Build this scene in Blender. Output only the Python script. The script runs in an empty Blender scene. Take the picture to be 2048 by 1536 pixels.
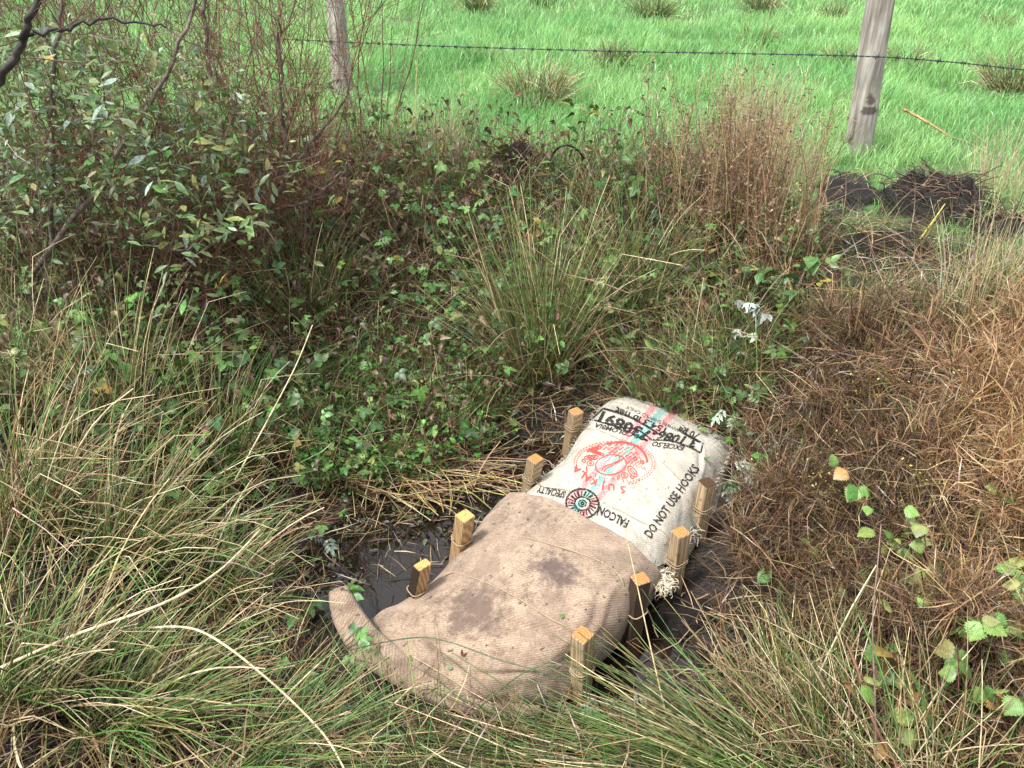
import bpy, bmesh, math
import numpy as np
from mathutils import Vector, Matrix
from mathutils.bvhtree import BVHTree

SC = bpy.context.scene
COL = SC.collection
rng = np.random.default_rng(11)
R = math.radians

# ------------------------------------------------------------------ camera, light, exposure
CAM_H, PITCH, FPX = 2.0, R(32), 1540.0
cam_d = bpy.data.cameras.new('camera'); cam = bpy.data.objects.new('camera', cam_d); COL.objects.link(cam)
cam.location = (0, 0, CAM_H); cam.rotation_euler = (R(90) - PITCH, 0, 0)
cam_d.sensor_width = 36; cam_d.lens = 36 * FPX / 2048; cam_d.clip_start = .05; cam_d.clip_end = 600
SC.camera = cam
SUN_EL, SUN_AZ = R(62), R(-120)       # azimuth measured from +Y towards +X
world = bpy.data.worlds.new('World'); SC.world = world; world.use_nodes = True
wn, wl = world.node_tree.nodes, world.node_tree.links
bg = wn['Background']; bg.inputs['Strength'].default_value = .105
sky = wn.new('ShaderNodeTexSky'); sky.sky_type = 'NISHITA'; sky.sun_disc = False
sky.sun_elevation = SUN_EL; sky.sun_rotation = SUN_AZ; sky.dust_density = 3; sky.air_density = 1
hs = wn.new('ShaderNodeHueSaturation'); hs.inputs['Saturation'].default_value = .18
wl.new(sky.outputs[0], hs.inputs['Color']); ov = wn.new('ShaderNodeMix'); ov.data_type = 'RGBA'; ov.inputs[0].default_value = .5; ov.inputs[7].default_value = (5.0, 5.3, 5.7, 1)   # cloud cover
wl.new(hs.outputs[0], ov.inputs[6]); wl.new(ov.outputs[2], bg.inputs['Color'])
sun_d = bpy.data.lights.new('sun', 'SUN'); sun = bpy.data.objects.new('sun', sun_d); COL.objects.link(sun)
sun_d.energy = 2.0; sun_d.angle = R(12); sun_d.color = (1, .98, .955)
sdir = Vector((math.sin(SUN_AZ) * math.cos(SUN_EL), math.cos(SUN_AZ) * math.cos(SUN_EL), math.sin(SUN_EL)))
sun.rotation_euler = (-sdir).to_track_quat('-Z', 'Y').to_euler(); sun.location = sdir * 20
SC.view_settings.view_transform = 'Standard'; SC.view_settings.look = 'None'
SC.view_settings.exposure = 1.55; SC.view_settings.gamma = 1; SC.view_settings.use_curve_mapping = False

# ------------------------------------------------------------------ picture <-> place
FW = np.array([0, math.cos(PITCH), -math.sin(PITCH)]); UP = np.array([0, math.sin(PITCH), math.cos(PITCH)])
EYE = np.array([0, 0, CAM_H])
def ray(px, py): return FW + np.array([(px - 1024) / FPX, 0, 0]) - UP * (py - 768) / FPX
def P(px, py, z):
    d = ray(px, py); return EYE + d * ((z - CAM_H) / d[2])
def PD(px, py, y):
    d = ray(px, py); return EYE + d * (y / d[1])
def pix(p):
    q = np.asarray(p) - EYE; w = q @ FW
    return np.stack([1024 + FPX * q[..., 0] / w, 768 - FPX * (q @ UP) / w], -1)
def pip(pts, poly):
    x, y = pts[..., 0], pts[..., 1]; r = np.zeros(x.shape, bool); n = len(poly)
    for i in range(n):
        (x1, y1), (x2, y2) = poly[i], poly[(i + 1) % n]
        if y1 == y2: continue
        r ^= ((y1 > y) != (y2 > y)) & (x < (x2 - x1) * (y - y1) / (y2 - y1) + x1)
    return r

# ------------------------------------------------------------------ terrain
_perm = rng.random((256, 256))
def vnoise(x, y):
    xi = np.floor(x).astype(int); yi = np.floor(y).astype(int); fx = x - xi; fy = y - yi
    fx = fx * fx * (3 - 2 * fx); fy = fy * fy * (3 - 2 * fy)
    g = lambda a, b: _perm[a & 255, b & 255]
    return (g(xi, yi) * (1 - fx) + g(xi + 1, yi) * fx) * (1 - fy) + (g(xi, yi + 1) * (1 - fx) + g(xi + 1, yi + 1) * fx) * fy - .5
CP = np.array([
 (-.57,1.93,-.09),(-.23,2.19,-.09),(-.42,2.05,-.1),(-.3,1.9,-.08),(.0,2.5,-.07),(-.65,2.3,-.01),(-.3,2.6,.015),(.13,3.0,.03),(-.7,2.85,.04),(.44,1.5,-.08),(.65,1.7,.02),(.75,2.1,.03),
 (.2,1.9,0),(.5,2.3,0),(-.2,1.5,.0),(.05,1.32,.03),(-.45,1.5,.04),(.42,1.32,.0),(.8,2.5,.04),(-.4,1.75,-.03),
 (.13,3.4,.2),(.13,3.8,.48),(0,4.3,.74),(-.77,3.3,.22),(-.77,3.8,.52),(-.8,4.3,.75),(.9,2.8,.2),(1.0,3.0,.38),(1.25,3.35,.66),(.7,3.3,.3),(.7,3.8,.6),(.8,4.3,.74),
 (1.05,2.4,.2),(1.0,2.0,.18),(1.3,2.1,.47),(1.42,2.6,.70),(1.9,3.0,.72),(1.75,2.5,.84),(1.6,2.1,.70),(2.2,2.2,.64),(.95,1.5,.1),(1.15,1.4,.28),(1.6,1.4,.5),(.9,1.2,.12),(1.3,.9,.36),(.75,1.0,.16),
 (0,1.1,.1),(-.4,1.15,.12),(0,.7,.32),(.5,.7,.3),(-.8,.8,.33),(0,0,.45),(1,0,.45),(-1,0,.45),(-1.5,.8,.42),
 (-.85,1.6,.12),(-1.1,1.3,.22),(-1.0,2.0,.1),(-1.3,1.9,.25),(-1.6,2.1,.36),(-1.0,2.5,.1),(-1.4,2.7,.28),(-1.3,3.2,.34),(-2,3,.46),(-1.3,3.7,.5),(-2.2,3.8,.65),(-2.5,2.0,.5),
 (3,3,.72),(3,2,.68),(-3.5,3,.6),(3,1,.6),(-3.5,1,.5),(3,-1,.5),(-3.5,-1,.5),(0,-1,.5)] +
 [(x, 4.7, .76) for x in (-4, -2, 0, 2, 4)] + [(1.8,3.9,.74),(3,4,.75),(-3.5,4,.72)])
def _rk(a, b):
    d = np.sqrt(((a[:, None, :] - b[None]) ** 2).sum(-1)); return d
_A = _rk(CP[:, :2], CP[:, :2]); _n = len(CP)
_w = np.linalg.solve(np.block([[_A, np.ones((_n, 1))], [np.ones((1, _n)), np.zeros((1, 1))]]), np.append(CP[:, 2], 0))
def H(x, y, fine=True):
    x = np.asarray(x, float); y = np.asarray(y, float); sh = x.shape; X = x.ravel(); Y = y.ravel()
    out = np.empty(len(X)); XY = np.stack([np.clip(X, -4, 4), np.clip(Y, -1.2, 4.8)], 1)
    for i in range(0, len(X), 40000): out[i:i + 40000] = _rk(XY[i:i + 40000], CP[:, :2]) @ _w[:-1] + _w[-1]
    t = np.clip((Y - 4.2) / .6, 0, 1); t = t * t * (3 - 2 * t)
    fieldz = .75 + .03 * (np.clip(Y, 4.2, 80) - 4.3) + .05 * vnoise(X * .7, Y * .7) + .03 * vnoise(X * 1.9 + 7, Y * 1.9)
    out = out * (1 - t) + fieldz * t
    if fine: out = out + (1 - t) * (.02 * vnoise(X * 9, Y * 9) + .012 * vnoise(X * 23 + 3, Y * 23))
    return out.reshape(sh)
def G(px, py, lift=0.):
    d = ray(px, py); t = .6
    for _ in range(4000):
        p = EYE + d * t
        if p[2] <= float(H(p[0:1], p[1:2], False)[0]) + lift: return p
        t += .012
    return p

# ------------------------------------------------------------------ materials
def mat(name):
    m = bpy.data.materials.new(name); m.use_nodes = True; nt = m.node_tree
    return m, nt.nodes, nt.links, nt.nodes['Principled BSDF']
def N(nodes, t, **k):
    n = nodes.new(t)
    for a, b in k.items():
        if a[0] == '_': n.inputs[a[1:]].default_value = b
        else: setattr(n, a, b)
    return n
def ramp(nodes, stops):
    r = nodes.new('ShaderNodeValToRGB'); e = r.color_ramp.elements
    while len(e) < len(stops): e.new(.5)
    for i, (p, c) in enumerate(stops): e[i].position = p; e[i].color = (*c, 1) if len(c) == 3 else c
    return r
def mixc(nodes, links, mode, fac, a, b):
    n = nodes.new('ShaderNodeMix'); n.data_type = 'RGBA'; n.blend_type = mode
    for s, v in ((0, fac), (6, a), (7, b)):
        if hasattr(v, 'is_linked'): links.new(v, n.inputs[s])
        else: n.inputs[s].default_value = v if s == 0 else (*v, 1)
    return n.outputs[2]

def veg_mat(name, source, rough=.45, transl=.25, spec=.5, mottle=.5, scale=40):
    m, n, l, b = mat(name)
    if source == 'attr': c = N(n, 'ShaderNodeAttribute', attribute_name='Col').outputs['Color']
    else: c = N(n, 'ShaderNodeObjectInfo').outputs['Color']
    tc = N(n, 'ShaderNodeTexCoord'); nz = N(n, 'ShaderNodeTexNoise', _Scale=scale, _Detail=3.)
    l.new(tc.outputs['Object'], nz.inputs['Vector'])
    r = ramp(n, [(.35, (1 - mottle,) * 3), (.65, (1 + mottle * .6,) * 3)]); l.new(nz.outputs['Fac'], r.inputs['Fac'])
    cc = mixc(n, l, 'MULTIPLY', 1., c, r.outputs[0])
    l.new(cc, b.inputs['Base Color']); b.inputs['Roughness'].default_value = rough; b.inputs['Specular IOR Level'].default_value = spec
    if transl:
        tr = N(n, 'ShaderNodeBsdfTranslucent'); l.new(cc, tr.inputs['Color'])
        mx = N(n, 'ShaderNodeMixShader'); mx.inputs[0].default_value = transl
        l.new(b.outputs[0], mx.inputs[1]); l.new(tr.outputs[0], mx.inputs[2]); l.new(mx.outputs[0], n['Material Output'].inputs[0])
    return m
M_blade = veg_mat('grass_blades', 'attr', .33, .3, .5, .2, 15)
M_stem = veg_mat('dry_stems', 'attr', .5, .0, .4, .35, 60)
M_bark = veg_mat('twig_bark', 'attr', .6, .0, .3, .5, 45)
M_leafa = veg_mat('leaf_mass', 'attr', .42, .25, .5, .35, 50)
M_leafv = veg_mat('veined_leaf', 'obj', .45, .25, .45, .25, 5)
def _veins(m):
    n, l = m.node_tree.nodes, m.node_tree.links; b = n['Principled BSDF']; tc = N(n, 'ShaderNodeTexCoord'); sx = N(n, 'ShaderNodeSeparateXYZ'); l.new(tc.outputs['Object'], sx.inputs[0])
    ab = N(n, 'ShaderNodeMath', operation='ABSOLUTE'); l.new(sx.outputs[1], ab.inputs[0]); k = N(n, 'ShaderNodeMath', operation='MULTIPLY_ADD'); k.inputs[1].default_value = -.85; l.new(ab.outputs[0], k.inputs[0]); l.new(sx.outputs[0], k.inputs[2])
    pp = N(n, 'ShaderNodeMath', operation='PINGPONG'); pp.inputs[1].default_value = .055; l.new(k.outputs[0], pp.inputs[0]); mn = N(n, 'ShaderNodeMath', operation='MINIMUM'); l.new(pp.outputs[0], mn.inputs[0]); l.new(ab.outputs[0], mn.inputs[1])
    r = ramp(n, [(.0, (1.3, 1.3, 1.2)), (.012, (1.1, 1.1, 1.1)), (.045, (.82, .85, .8))]); l.new(mn.outputs[0], r.inputs['Fac']); src = b.inputs['Base Color'].links[0].from_socket; l.new(mixc(n, l, 'MULTIPLY', 1., src, r.outputs[0]), b.inputs['Base Color'])
    bp = N(n, 'ShaderNodeBump', _Strength=.5, _Distance=.01); l.new(mn.outputs[0], bp.inputs['Height']); l.new(bp.outputs[0], b.inputs['Normal'])
_veins(M_leafv)
M_leafo = veg_mat('single_leaf', 'obj', .42, .22, .5, .4, 6)

# ------------------------------------------------------------------ mesh building
class Geo:
    def __init__(s): s.V = []; s.F = []; s.C = []; s.n = 0
    def add(s, V, F, C):
        V = np.asarray(V, np.float32).reshape(-1, 3); F = np.asarray(F, np.int64); C = np.asarray(C, np.float32)
        if C.ndim == 1: C = np.tile(C, (len(V), 1))
        s.V.append(V); s.F.append(F + s.n); s.C.append(C.reshape(-1, 3)); s.n += len(V)
    def build(s, name, m, parent=None, loc=None, smooth=True, kind=None):
        V = np.concatenate(s.V); C = np.concatenate(s.C)
        if loc is not None: V = V - np.asarray(loc, np.float32)
        me = bpy.data.meshes.new(name); me.vertices.add(len(V)); me.vertices.foreach_set('co', V.astype(np.float32).ravel())
        li = np.concatenate([f.ravel() for f in s.F]); tot = np.concatenate([np.full(len(f), f.shape[1]) for f in s.F])
        st = np.concatenate([[0], np.cumsum(tot)[:-1]])
        me.loops.add(len(li)); me.loops.foreach_set('vertex_index', li.astype(np.int32))
        me.polygons.add(len(tot)); me.polygons.foreach_set('loop_start', st.astype(np.int32)); me.polygons.foreach_set('loop_total', tot.astype(np.int32))
        me.polygons.foreach_set('use_smooth', np.full(len(tot), smooth))
        a = me.attributes.new('Col', 'FLOAT_COLOR', 'POINT')
        a.data.foreach_set('color', np.concatenate([C, np.ones((len(C), 1), np.float32)], 1).astype(np.float32).ravel())
        me.update(calc_edges=True)
        for mm in (m if isinstance(m, (list, tuple)) else [m]): me.materials.append(mm)
        o = bpy.data.objects.new(name, me); COL.objects.link(o)
        if parent is not None: o.parent = parent
        elif loc is not None: o.location = loc
        if kind: o['kind'] = kind
        return o
def tag(o, label, cat, group=None):
    o['label'] = label; o['category'] = cat
    if group: o['group'] = group
    return o
def thing(name, label, cat, loc, group=None):
    o = bpy.data.objects.new(name, None); COL.objects.link(o); o.location = loc; o.empty_display_size = .1
    return tag(o, label, cat, group)

def U(a, b, n): return rng.uniform(a, b, n)
def jit(col, n, s=.2):
    c = np.asarray(col, float); k = rng.normal(0, s, (n, 1)); h = rng.normal(0, s * .35, (n, 3))
    return np.clip(c * (1 + k + h), .004, .9)
def pick(cols, w, n, s=.2):
    w = np.asarray(w, float); i = rng.choice(len(cols), n, p=w / w.sum()); return jit(np.asarray(cols, float)[i], n, s)

def curves(base, az, L, th0, th1, nseg, wob=.15, kink=0., pw=1.3):
    """bending stems: (n, nseg+1, 3) points and tangents"""
    n = len(base); s = np.linspace(0, 1, nseg + 1)
    th = th0[:, None] + (th1 - th0)[:, None] * s[None] ** pw
    if kink:
        k = rng.random(n) < kink; pos = U(.35, .85, n); th = th + (k * rng.uniform(.5, 1.4, n))[:, None] * (s[None] > pos[:, None])
    a = az[:, None] + rng.normal(0, wob, (n, 1)) * s[None] + rng.normal(0, wob * .25, (n, nseg + 1))
    t = np.stack([np.sin(th) * np.cos(a), np.sin(th) * np.sin(a), np.cos(th)], -1)
    seg = t[:, :-1] * (L / nseg)[:, None, None]
    p = np.concatenate([np.zeros((n, 1, 3)), np.cumsum(seg, 1)], 1) + base[:, None]
    return p, t
def ribbon(g, p, t, W, cA, cB, taper=1.6, tw=None, root=.7):
    n, k, _ = p.shape; s = np.linspace(0, 1, k)
    hz = np.cross(t, np.array([0, 0, 1.])); nn = np.linalg.norm(hz, axis=-1, keepdims=True); hz = np.where(nn > .02, hz / np.maximum(nn, .02), np.array([1., 0, 0]))
    up = np.cross(hz, t); a = (rng.uniform(-1.2, 1.2, n) if tw is None else tw)[:, None, None] + rng.normal(0, .3, (n, 1, 1)) * s[None, :, None]
    w = hz * np.cos(a) + up * np.sin(a)
    prof = np.maximum((root + (1 - root) * np.minimum(s * 4, 1)) * (1 - s ** taper), .06)
    w = w * (W[:, None] * prof[None] * .5)[..., None]
    V = np.stack([p - w, p + w], 2)
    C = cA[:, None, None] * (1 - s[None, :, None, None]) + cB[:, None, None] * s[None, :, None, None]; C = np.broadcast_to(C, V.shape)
    i = np.arange(k - 1) * 2; q = np.stack([i, i + 1, i + 3, i + 2], 1)
    F = (q[None] + (np.arange(n) * k * 2)[:, None, None]).reshape(-1, 4)
    g.add(V, F, C.reshape(-1, 3))
def tube(g, p, rad, cA, cB=None, sides=4):
    """p (n,k,3), rad (n,k)"""
    p = np.asarray(p, float); n, k, _ = p.shape; t = np.gradient(p, axis=1); t /= np.maximum(np.linalg.norm(t, axis=-1, keepdims=True), 1e-9)
    ref = np.where(np.abs(t[..., 2:3]) > .9, np.array([1., 0, 0]), np.array([0, 0, 1.])); ref = ref[:, k // 2:k // 2 + 1] + 0 * t
    a = np.cross(t, ref); a /= np.maximum(np.linalg.norm(a, axis=-1, keepdims=True), 1e-9); b = np.cross(t, a)
    ph = np.arange(sides) * 2 * math.pi / sides
    V = p[:, :, None] + rad[:, :, None, None] * (a[:, :, None] * np.cos(ph)[None, None, :, None] + b[:, :, None] * np.sin(ph)[None, None, :, None])
    if cB is None: cB = cA
    s = np.linspace(0, 1, k)[None, :, None, None]; C = np.asarray(cA)[:, None, None] * (1 - s) + np.asarray(cB)[:, None, None] * s
    C = np.broadcast_to(C, V.shape).reshape(-1, 3)
    i = np.arange(k - 1)[:, None] * sides; j = np.arange(sides)[None]; j2 = (j + 1) % sides
    q = np.stack([i + j, i + j2, i + sides + j2, i + sides + j], -1).reshape(-1, 4)
    F = (q[None] + (np.arange(n) * k * sides)[:, None, None]).reshape(-1, 4)
    g.add(V, F, C)
def spline(pts, k):
    pts = np.asarray(pts, float); n = len(pts); u = np.linspace(0, n - 1, k); i = np.clip(u.astype(int), 0, n - 2); f = (u - i)[:, None]
    p0 = pts[np.clip(i - 1, 0, n - 1)]; p1 = pts[i]; p2 = pts[i + 1]; p3 = pts[np.clip(i + 2, 0, n - 1)]
    return .5 * (2 * p1 + (p2 - p0) * f + (2 * p0 - 5 * p1 + 4 * p2 - p3) * f ** 2 + (3 * p1 - p0 - 3 * p2 + p3) * f ** 3)

# leaf shapes: unit length along +X, face +Z
def leaflet(wd, serr=0., fold=.25, droop=.2, ns=6, pos=.42):
    V = []; F = []
    for i in range(ns + 1):
        s = i / ns; w = wd * .5 * math.sin(math.pi * min(s, 1) ** (math.log(.5) / math.log(pos))) if 0 < s < 1 else .004
        if serr and 0 < s < 1: w *= 1 + serr * (1 if i % 2 else -1)
        z = -droop * s * s
        V += [(s - .04 * (i % 2) * (serr > 0), w, z + w * fold), (s, 0, z), (s - .04 * (i % 2) * (serr > 0), -w, z + w * fold)]
    for i in range(ns):
        a = i * 3
        F += [(a, a + 1, a + 4, a + 3), (a + 1, a + 2, a + 5, a + 4)]
    return np.array(V), np.array(F)
def broadleaf(wd, serr, ns=12, pos=.38, droop=.3, nc=2):
    V = []; F = []; kx = np.linspace(-1, 1, 2 * nc + 1)
    for i in range(ns + 1):
        s_ = i / ns; w = wd * .5 * max(math.sin(math.pi * s_ ** (math.log(.5) / math.log(pos))), 0) ** .88 if 0 < i < ns else .01
        for c in kx:
            e = serr * (1 if i % 2 else -1) * (abs(c) > .9); vein = .012 * (1 if i % 2 else -1) * (0 < abs(c) < .9)
            V.append((s_ + .10 * abs(c) - .1 * abs(c) * s_, c * w * (1 + e), -droop * s_ * s_ + .22 * w * abs(c) - .25 * w * c * c * 1.4 + vein))
    m = len(kx)
    for i in range(ns):
        F += [(i * m + j, i * m + j + 1, i * m + m + j + 1, i * m + m + j) for j in range(m - 1)]
    return np.array(V), np.array(F)
def joined(parts):
    V = []; F = []; n = 0
    for (v, f), sc, ang, off in parts:
        c, s = math.cos(ang), math.sin(ang); v = v * sc; v = np.stack([v[:, 0] * c - v[:, 1] * s + off[0], v[:, 0] * s + v[:, 1] * c + off[1], v[:, 2]], 1)
        V.append(v); F.append(f + n); n += len(v)
    return np.concatenate(V), np.concatenate(F)
SH = {'willow': leaflet(.34, 0, .3, .15, 5, .55), 'oval': leaflet(.62, .1, .25, .25, 6, .42), 'round': leaflet(.85, .08, .15, .2, 6, .45),
      'curl': leaflet(.55, .15, 1.1, .7, 6, .45), 'small': leaflet(.5, 0, .3, .2, 3, .45)}
_ov = leaflet(.66, .13, .22, .2, 8, .4)
SH['bramble'] = joined([(_ov, .55, 0, (.45, 0)), (_ov, .46, 1.25, (.34, .02)), (_ov, .46, -1.25, (.34, -.02)), (leaflet(.05, 0, 0, 0, 1), .4, 0, (0, 0))])
SH['broad'] = broadleaf(.98, .13, 16, .34, .4)
_lo = leaflet(.46, .14, .25, .3, 8, .45)
SH['palm'] = joined([(_lo, 1., 0, (0, 0)), (_lo, .75, .95, (.02, 0)), (_lo, .8, -.85, (.02, 0))])
_pi = leaflet(.45, .1, .3, .3, 4, .45)
SH['pinnate'] = joined([(_pi, .42, 0, (.6, 0))] + [(_pi, .36, s * 1.0, (x, 0)) for x in (.18, .38, .56) for s in (1, -1)])
def frames(az, tilt, roll):
    """n rotation matrices: X along the leaf"""
    ca, sa, ct, st = np.cos(az), np.sin(az), np.cos(tilt), np.sin(tilt)
    x = np.stack([ca * ct, sa * ct, st], -1); y0 = np.stack([-sa, ca, 0 * sa], -1); z0 = np.cross(x, y0)
    c, s = np.cos(roll)[:, None], np.sin(roll)[:, None]; y = y0 * c + z0 * s; z = np.cross(x, y)
    return np.stack([x, y, z], -1)
def leaf_mass(g, shape, pos, az, tilt, roll, size, cols):
    V, F = SH[shape]; n = len(pos)
    if not n: return
    Rm = frames(az, tilt, roll); W = np.einsum('nij,vj->nvi', Rm, V) * size[:, None, None] + pos[:, None]
    F2 = (F[None] + (np.arange(n) * len(V))[:, None, None]).reshape(-1, F.shape[1])
    g.add(W, F2, np.repeat(cols, len(V), 0))
_lm = {}
def leaf_mesh(shape):
    if shape not in _lm:
        V, F = SH[shape]; me = bpy.data.meshes.new(shape + '_leaf'); me.from_pydata(V.tolist(), [], F.tolist())
        me.polygons.foreach_set('use_smooth', np.ones(len(F), bool)); me.materials.append(M_leafv if shape == 'broad' else M_leafo); _lm[shape] = me
    return _lm[shape]
def leaf_objs(parent, loc, shape, pos, az, tilt, roll, size, cols, name='leaf'):
    me = leaf_mesh(shape); Rm = frames(az, tilt, roll); loc = np.asarray(loc)
    for i in range(len(pos)):
        o = bpy.data.objects.new(name, me); COL.objects.link(o); o.parent = parent
        M = np.eye(4); M[:3, :3] = Rm[i] * size[i]; M[:3, 3] = pos[i] - loc
        o.matrix_basis = Matrix(M.tolist()); o.color = (*cols[i], 1)

# colours (what the things themselves have)
GREEN = (.11, .205, .05); GREEN2 = (.17, .28, .075); DKGREEN = (.055, .12, .035); STRAW = (.46, .35, .19); PALE = (.66, .55, .34)
TAN = (.33, .21, .10); BROWN = (.145, .082, .048); DKBROWN = (.06, .036, .025); REDTWIG = (.17, .078, .055); GREYTWIG = (.24, .19, .15)
LEAFG = (.12, .245, .06); LEAFB = (.075, .15, .045); OLIVE = (.20, .20, .065); YELL = (.42, .33, .06); DEADL = (.19, .125, .075); PURP = (.10, .058, .042)
SILVER = (.34, .40, .33); WILLOW = (.15, .235, .095); WILLOWB = (.27, .36, .26); FIELD = (.18, .44, .13); FIELD2 = (.35, .61, .21)
DAM = [(-.68, 1.85), (-.62, 1.62), (-.45, 1.4), (-.15, 1.33), (.1, 1.31), (.27, 1.33), (.5, 1.6), (.8, 2.0), (.92, 2.5), (.4, 2.8), (.2, 2.5), (-.2, 1.95)]
POOLS = [[(-.85, 1.75), (-.5, 1.7), (-.2, 1.9), (.05, 2.2), (.2, 2.5), (.05, 2.8), (-.2, 2.35), (-.5, 2.3), (-.85, 2.1)], [(.28, 1.42), (.45, 1.38), (.62, 1.55), (.75, 2.0), (.5, 1.9)]]
def clear_of(p, polys): 
    k = np.ones(len(p), bool)
    for q in polys: k &= ~pip(p[:, :2], q)
    return k
def ground_pts(n, x0, x1, y0, y1, poly=None, avoid=(DAM,)):
    x = U(x0, x1, n); y = U(y0, y1, n); p = np.stack([x, y, H(x, y, False)], 1)
    k = clear_of(p, avoid)
    if poly is not None: k &= pip(pix(p), poly)
    return p[k]

# ------------------------------------------------------------------ ground and water
xs = np.unique(np.concatenate([np.linspace(-300, -8, 12), np.linspace(-8, -2.6, 40), np.linspace(-2.6, 2.8, 190), np.linspace(2.8, 8, 40), np.linspace(8, 300, 12)]))
ys = np.unique(np.concatenate([np.linspace(-60, -1.2, 12), np.linspace(-1.2, .6, 20), np.linspace(.6, 4.8, 170), np.linspace(4.8, 16, 60), np.linspace(16, 400, 14)]))
GX, GY = np.meshgrid(xs, ys, indexing='ij'); GZ = H(GX, GY)
edge_y = lambda x: np.interp(x, [-4, -1, 0, .9, 1.3, 1.7, 2.4, 4], [4.6, 4.35, 4.25, 4.1, 3.5, 3.35, 2.9, 2.6])
fm = np.clip((GY - edge_y(GX)) / .25 + .5, 0, 1)[..., None]
peat = np.array([.016, .0105, .0075]); gc = peat * (1 - fm) + np.array([.055, .13, .03]) * fm
_q = pix(np.stack([GX, GY, GZ], -1)); _m = np.zeros(GX.shape, bool)
for cx, cy, rx, ry in ((1690, 385, 66, 46), (1865, 405, 105, 56), (1750, 492, 105, 38), (1990, 465, 56, 40), (1655, 445, 30, 40)): _m |= (((_q[..., 0] - cx) / rx) ** 2 + ((_q[..., 1] - cy) / ry) ** 2 < 1 + 1.2 * vnoise(GX * 12, GY * 12)) & (GY > 2.5) & (GY < 5)
gc[_m] = peat * .7
g = Geo(); nx, ny = GX.shape; ii = (np.arange(nx - 1)[:, None] * ny + np.arange(ny - 1)[None])
g.add(np.stack([GX, GY, GZ], -1), np.stack([ii, ii + ny, ii + ny + 1, ii + 1], -1).reshape(-1, 4), gc.reshape(-1, 3))
M_ground, n, l, b = mat('peaty_ground')
at = N(n, 'ShaderNodeAttribute', attribute_name='Col'); tc = N(n, 'ShaderNodeTexCoord')
n1 = N(n, 'ShaderNodeTexNoise', _Scale=14., _Detail=8., _Roughness=.7); l.new(tc.outputs['Object'], n1.inputs['Vector'])
r1 = ramp(n, [(.3, (.45, .45, .45)), (.7, (1.7, 1.5, 1.35))]); l.new(n1.outputs['Fac'], r1.inputs['Fac'])
l.new(mixc(n, l, 'MULTIPLY', 1., at.outputs['Color'], r1.outputs[0]), b.inputs['Base Color'])
r2 = ramp(n, [(.35, (.35,) * 3), (.6, (.85,) * 3)]); l.new(n1.outputs['Fac'], r2.inputs['Fac']); l.new(r2.outputs[0], b.inputs['Roughness'])
n2 = N(n, 'ShaderNodeTexNoise', _Scale=55., _Detail=6.); l.new(tc.outputs['Object'], n2.inputs['Vector'])
bp = N(n, 'ShaderNodeBump', _Strength=.9, _Distance=.02); l.new(n2.outputs['Fac'], bp.inputs['Height']); l.new(bp.outputs[0], b.inputs['Normal'])
gr = g.build('ground', M_ground, kind='structure')
M_water, n, l, b = mat('peaty_water')
b.inputs['Base Color'].default_value = (.012, .008, .005, 1); b.inputs['Roughness'].default_value = .02; b.inputs['IOR'].default_value = 1.6
tc = N(n, 'ShaderNodeTexCoord'); n2 = N(n, 'ShaderNodeTexNoise', _Scale=9., _Detail=2.); l.new(tc.outputs['Object'], n2.inputs['Vector'])
bp = N(n, 'ShaderNodeBump', _Strength=.04, _Distance=.02); l.new(n2.outputs['Fac'], bp.inputs['Height']); l.new(bp.outputs[0], b.inputs['Normal'])
g = Geo(); wx = np.linspace(-1.5, 1.2, 8); wy = np.linspace(1.2, 3.2, 8); WX, WY = np.meshgrid(wx, wy, indexing='ij'); ii = (np.arange(7)[:, None] * 8 + np.arange(7)[None])
g.add(np.stack([WX, WY, 0 * WX - .012], -1), np.stack([ii, ii + 8, ii + 9, ii + 1], -1).reshape(-1, 4), np.zeros(3))
g.build('ditch_water', M_water, kind='structure')

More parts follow.
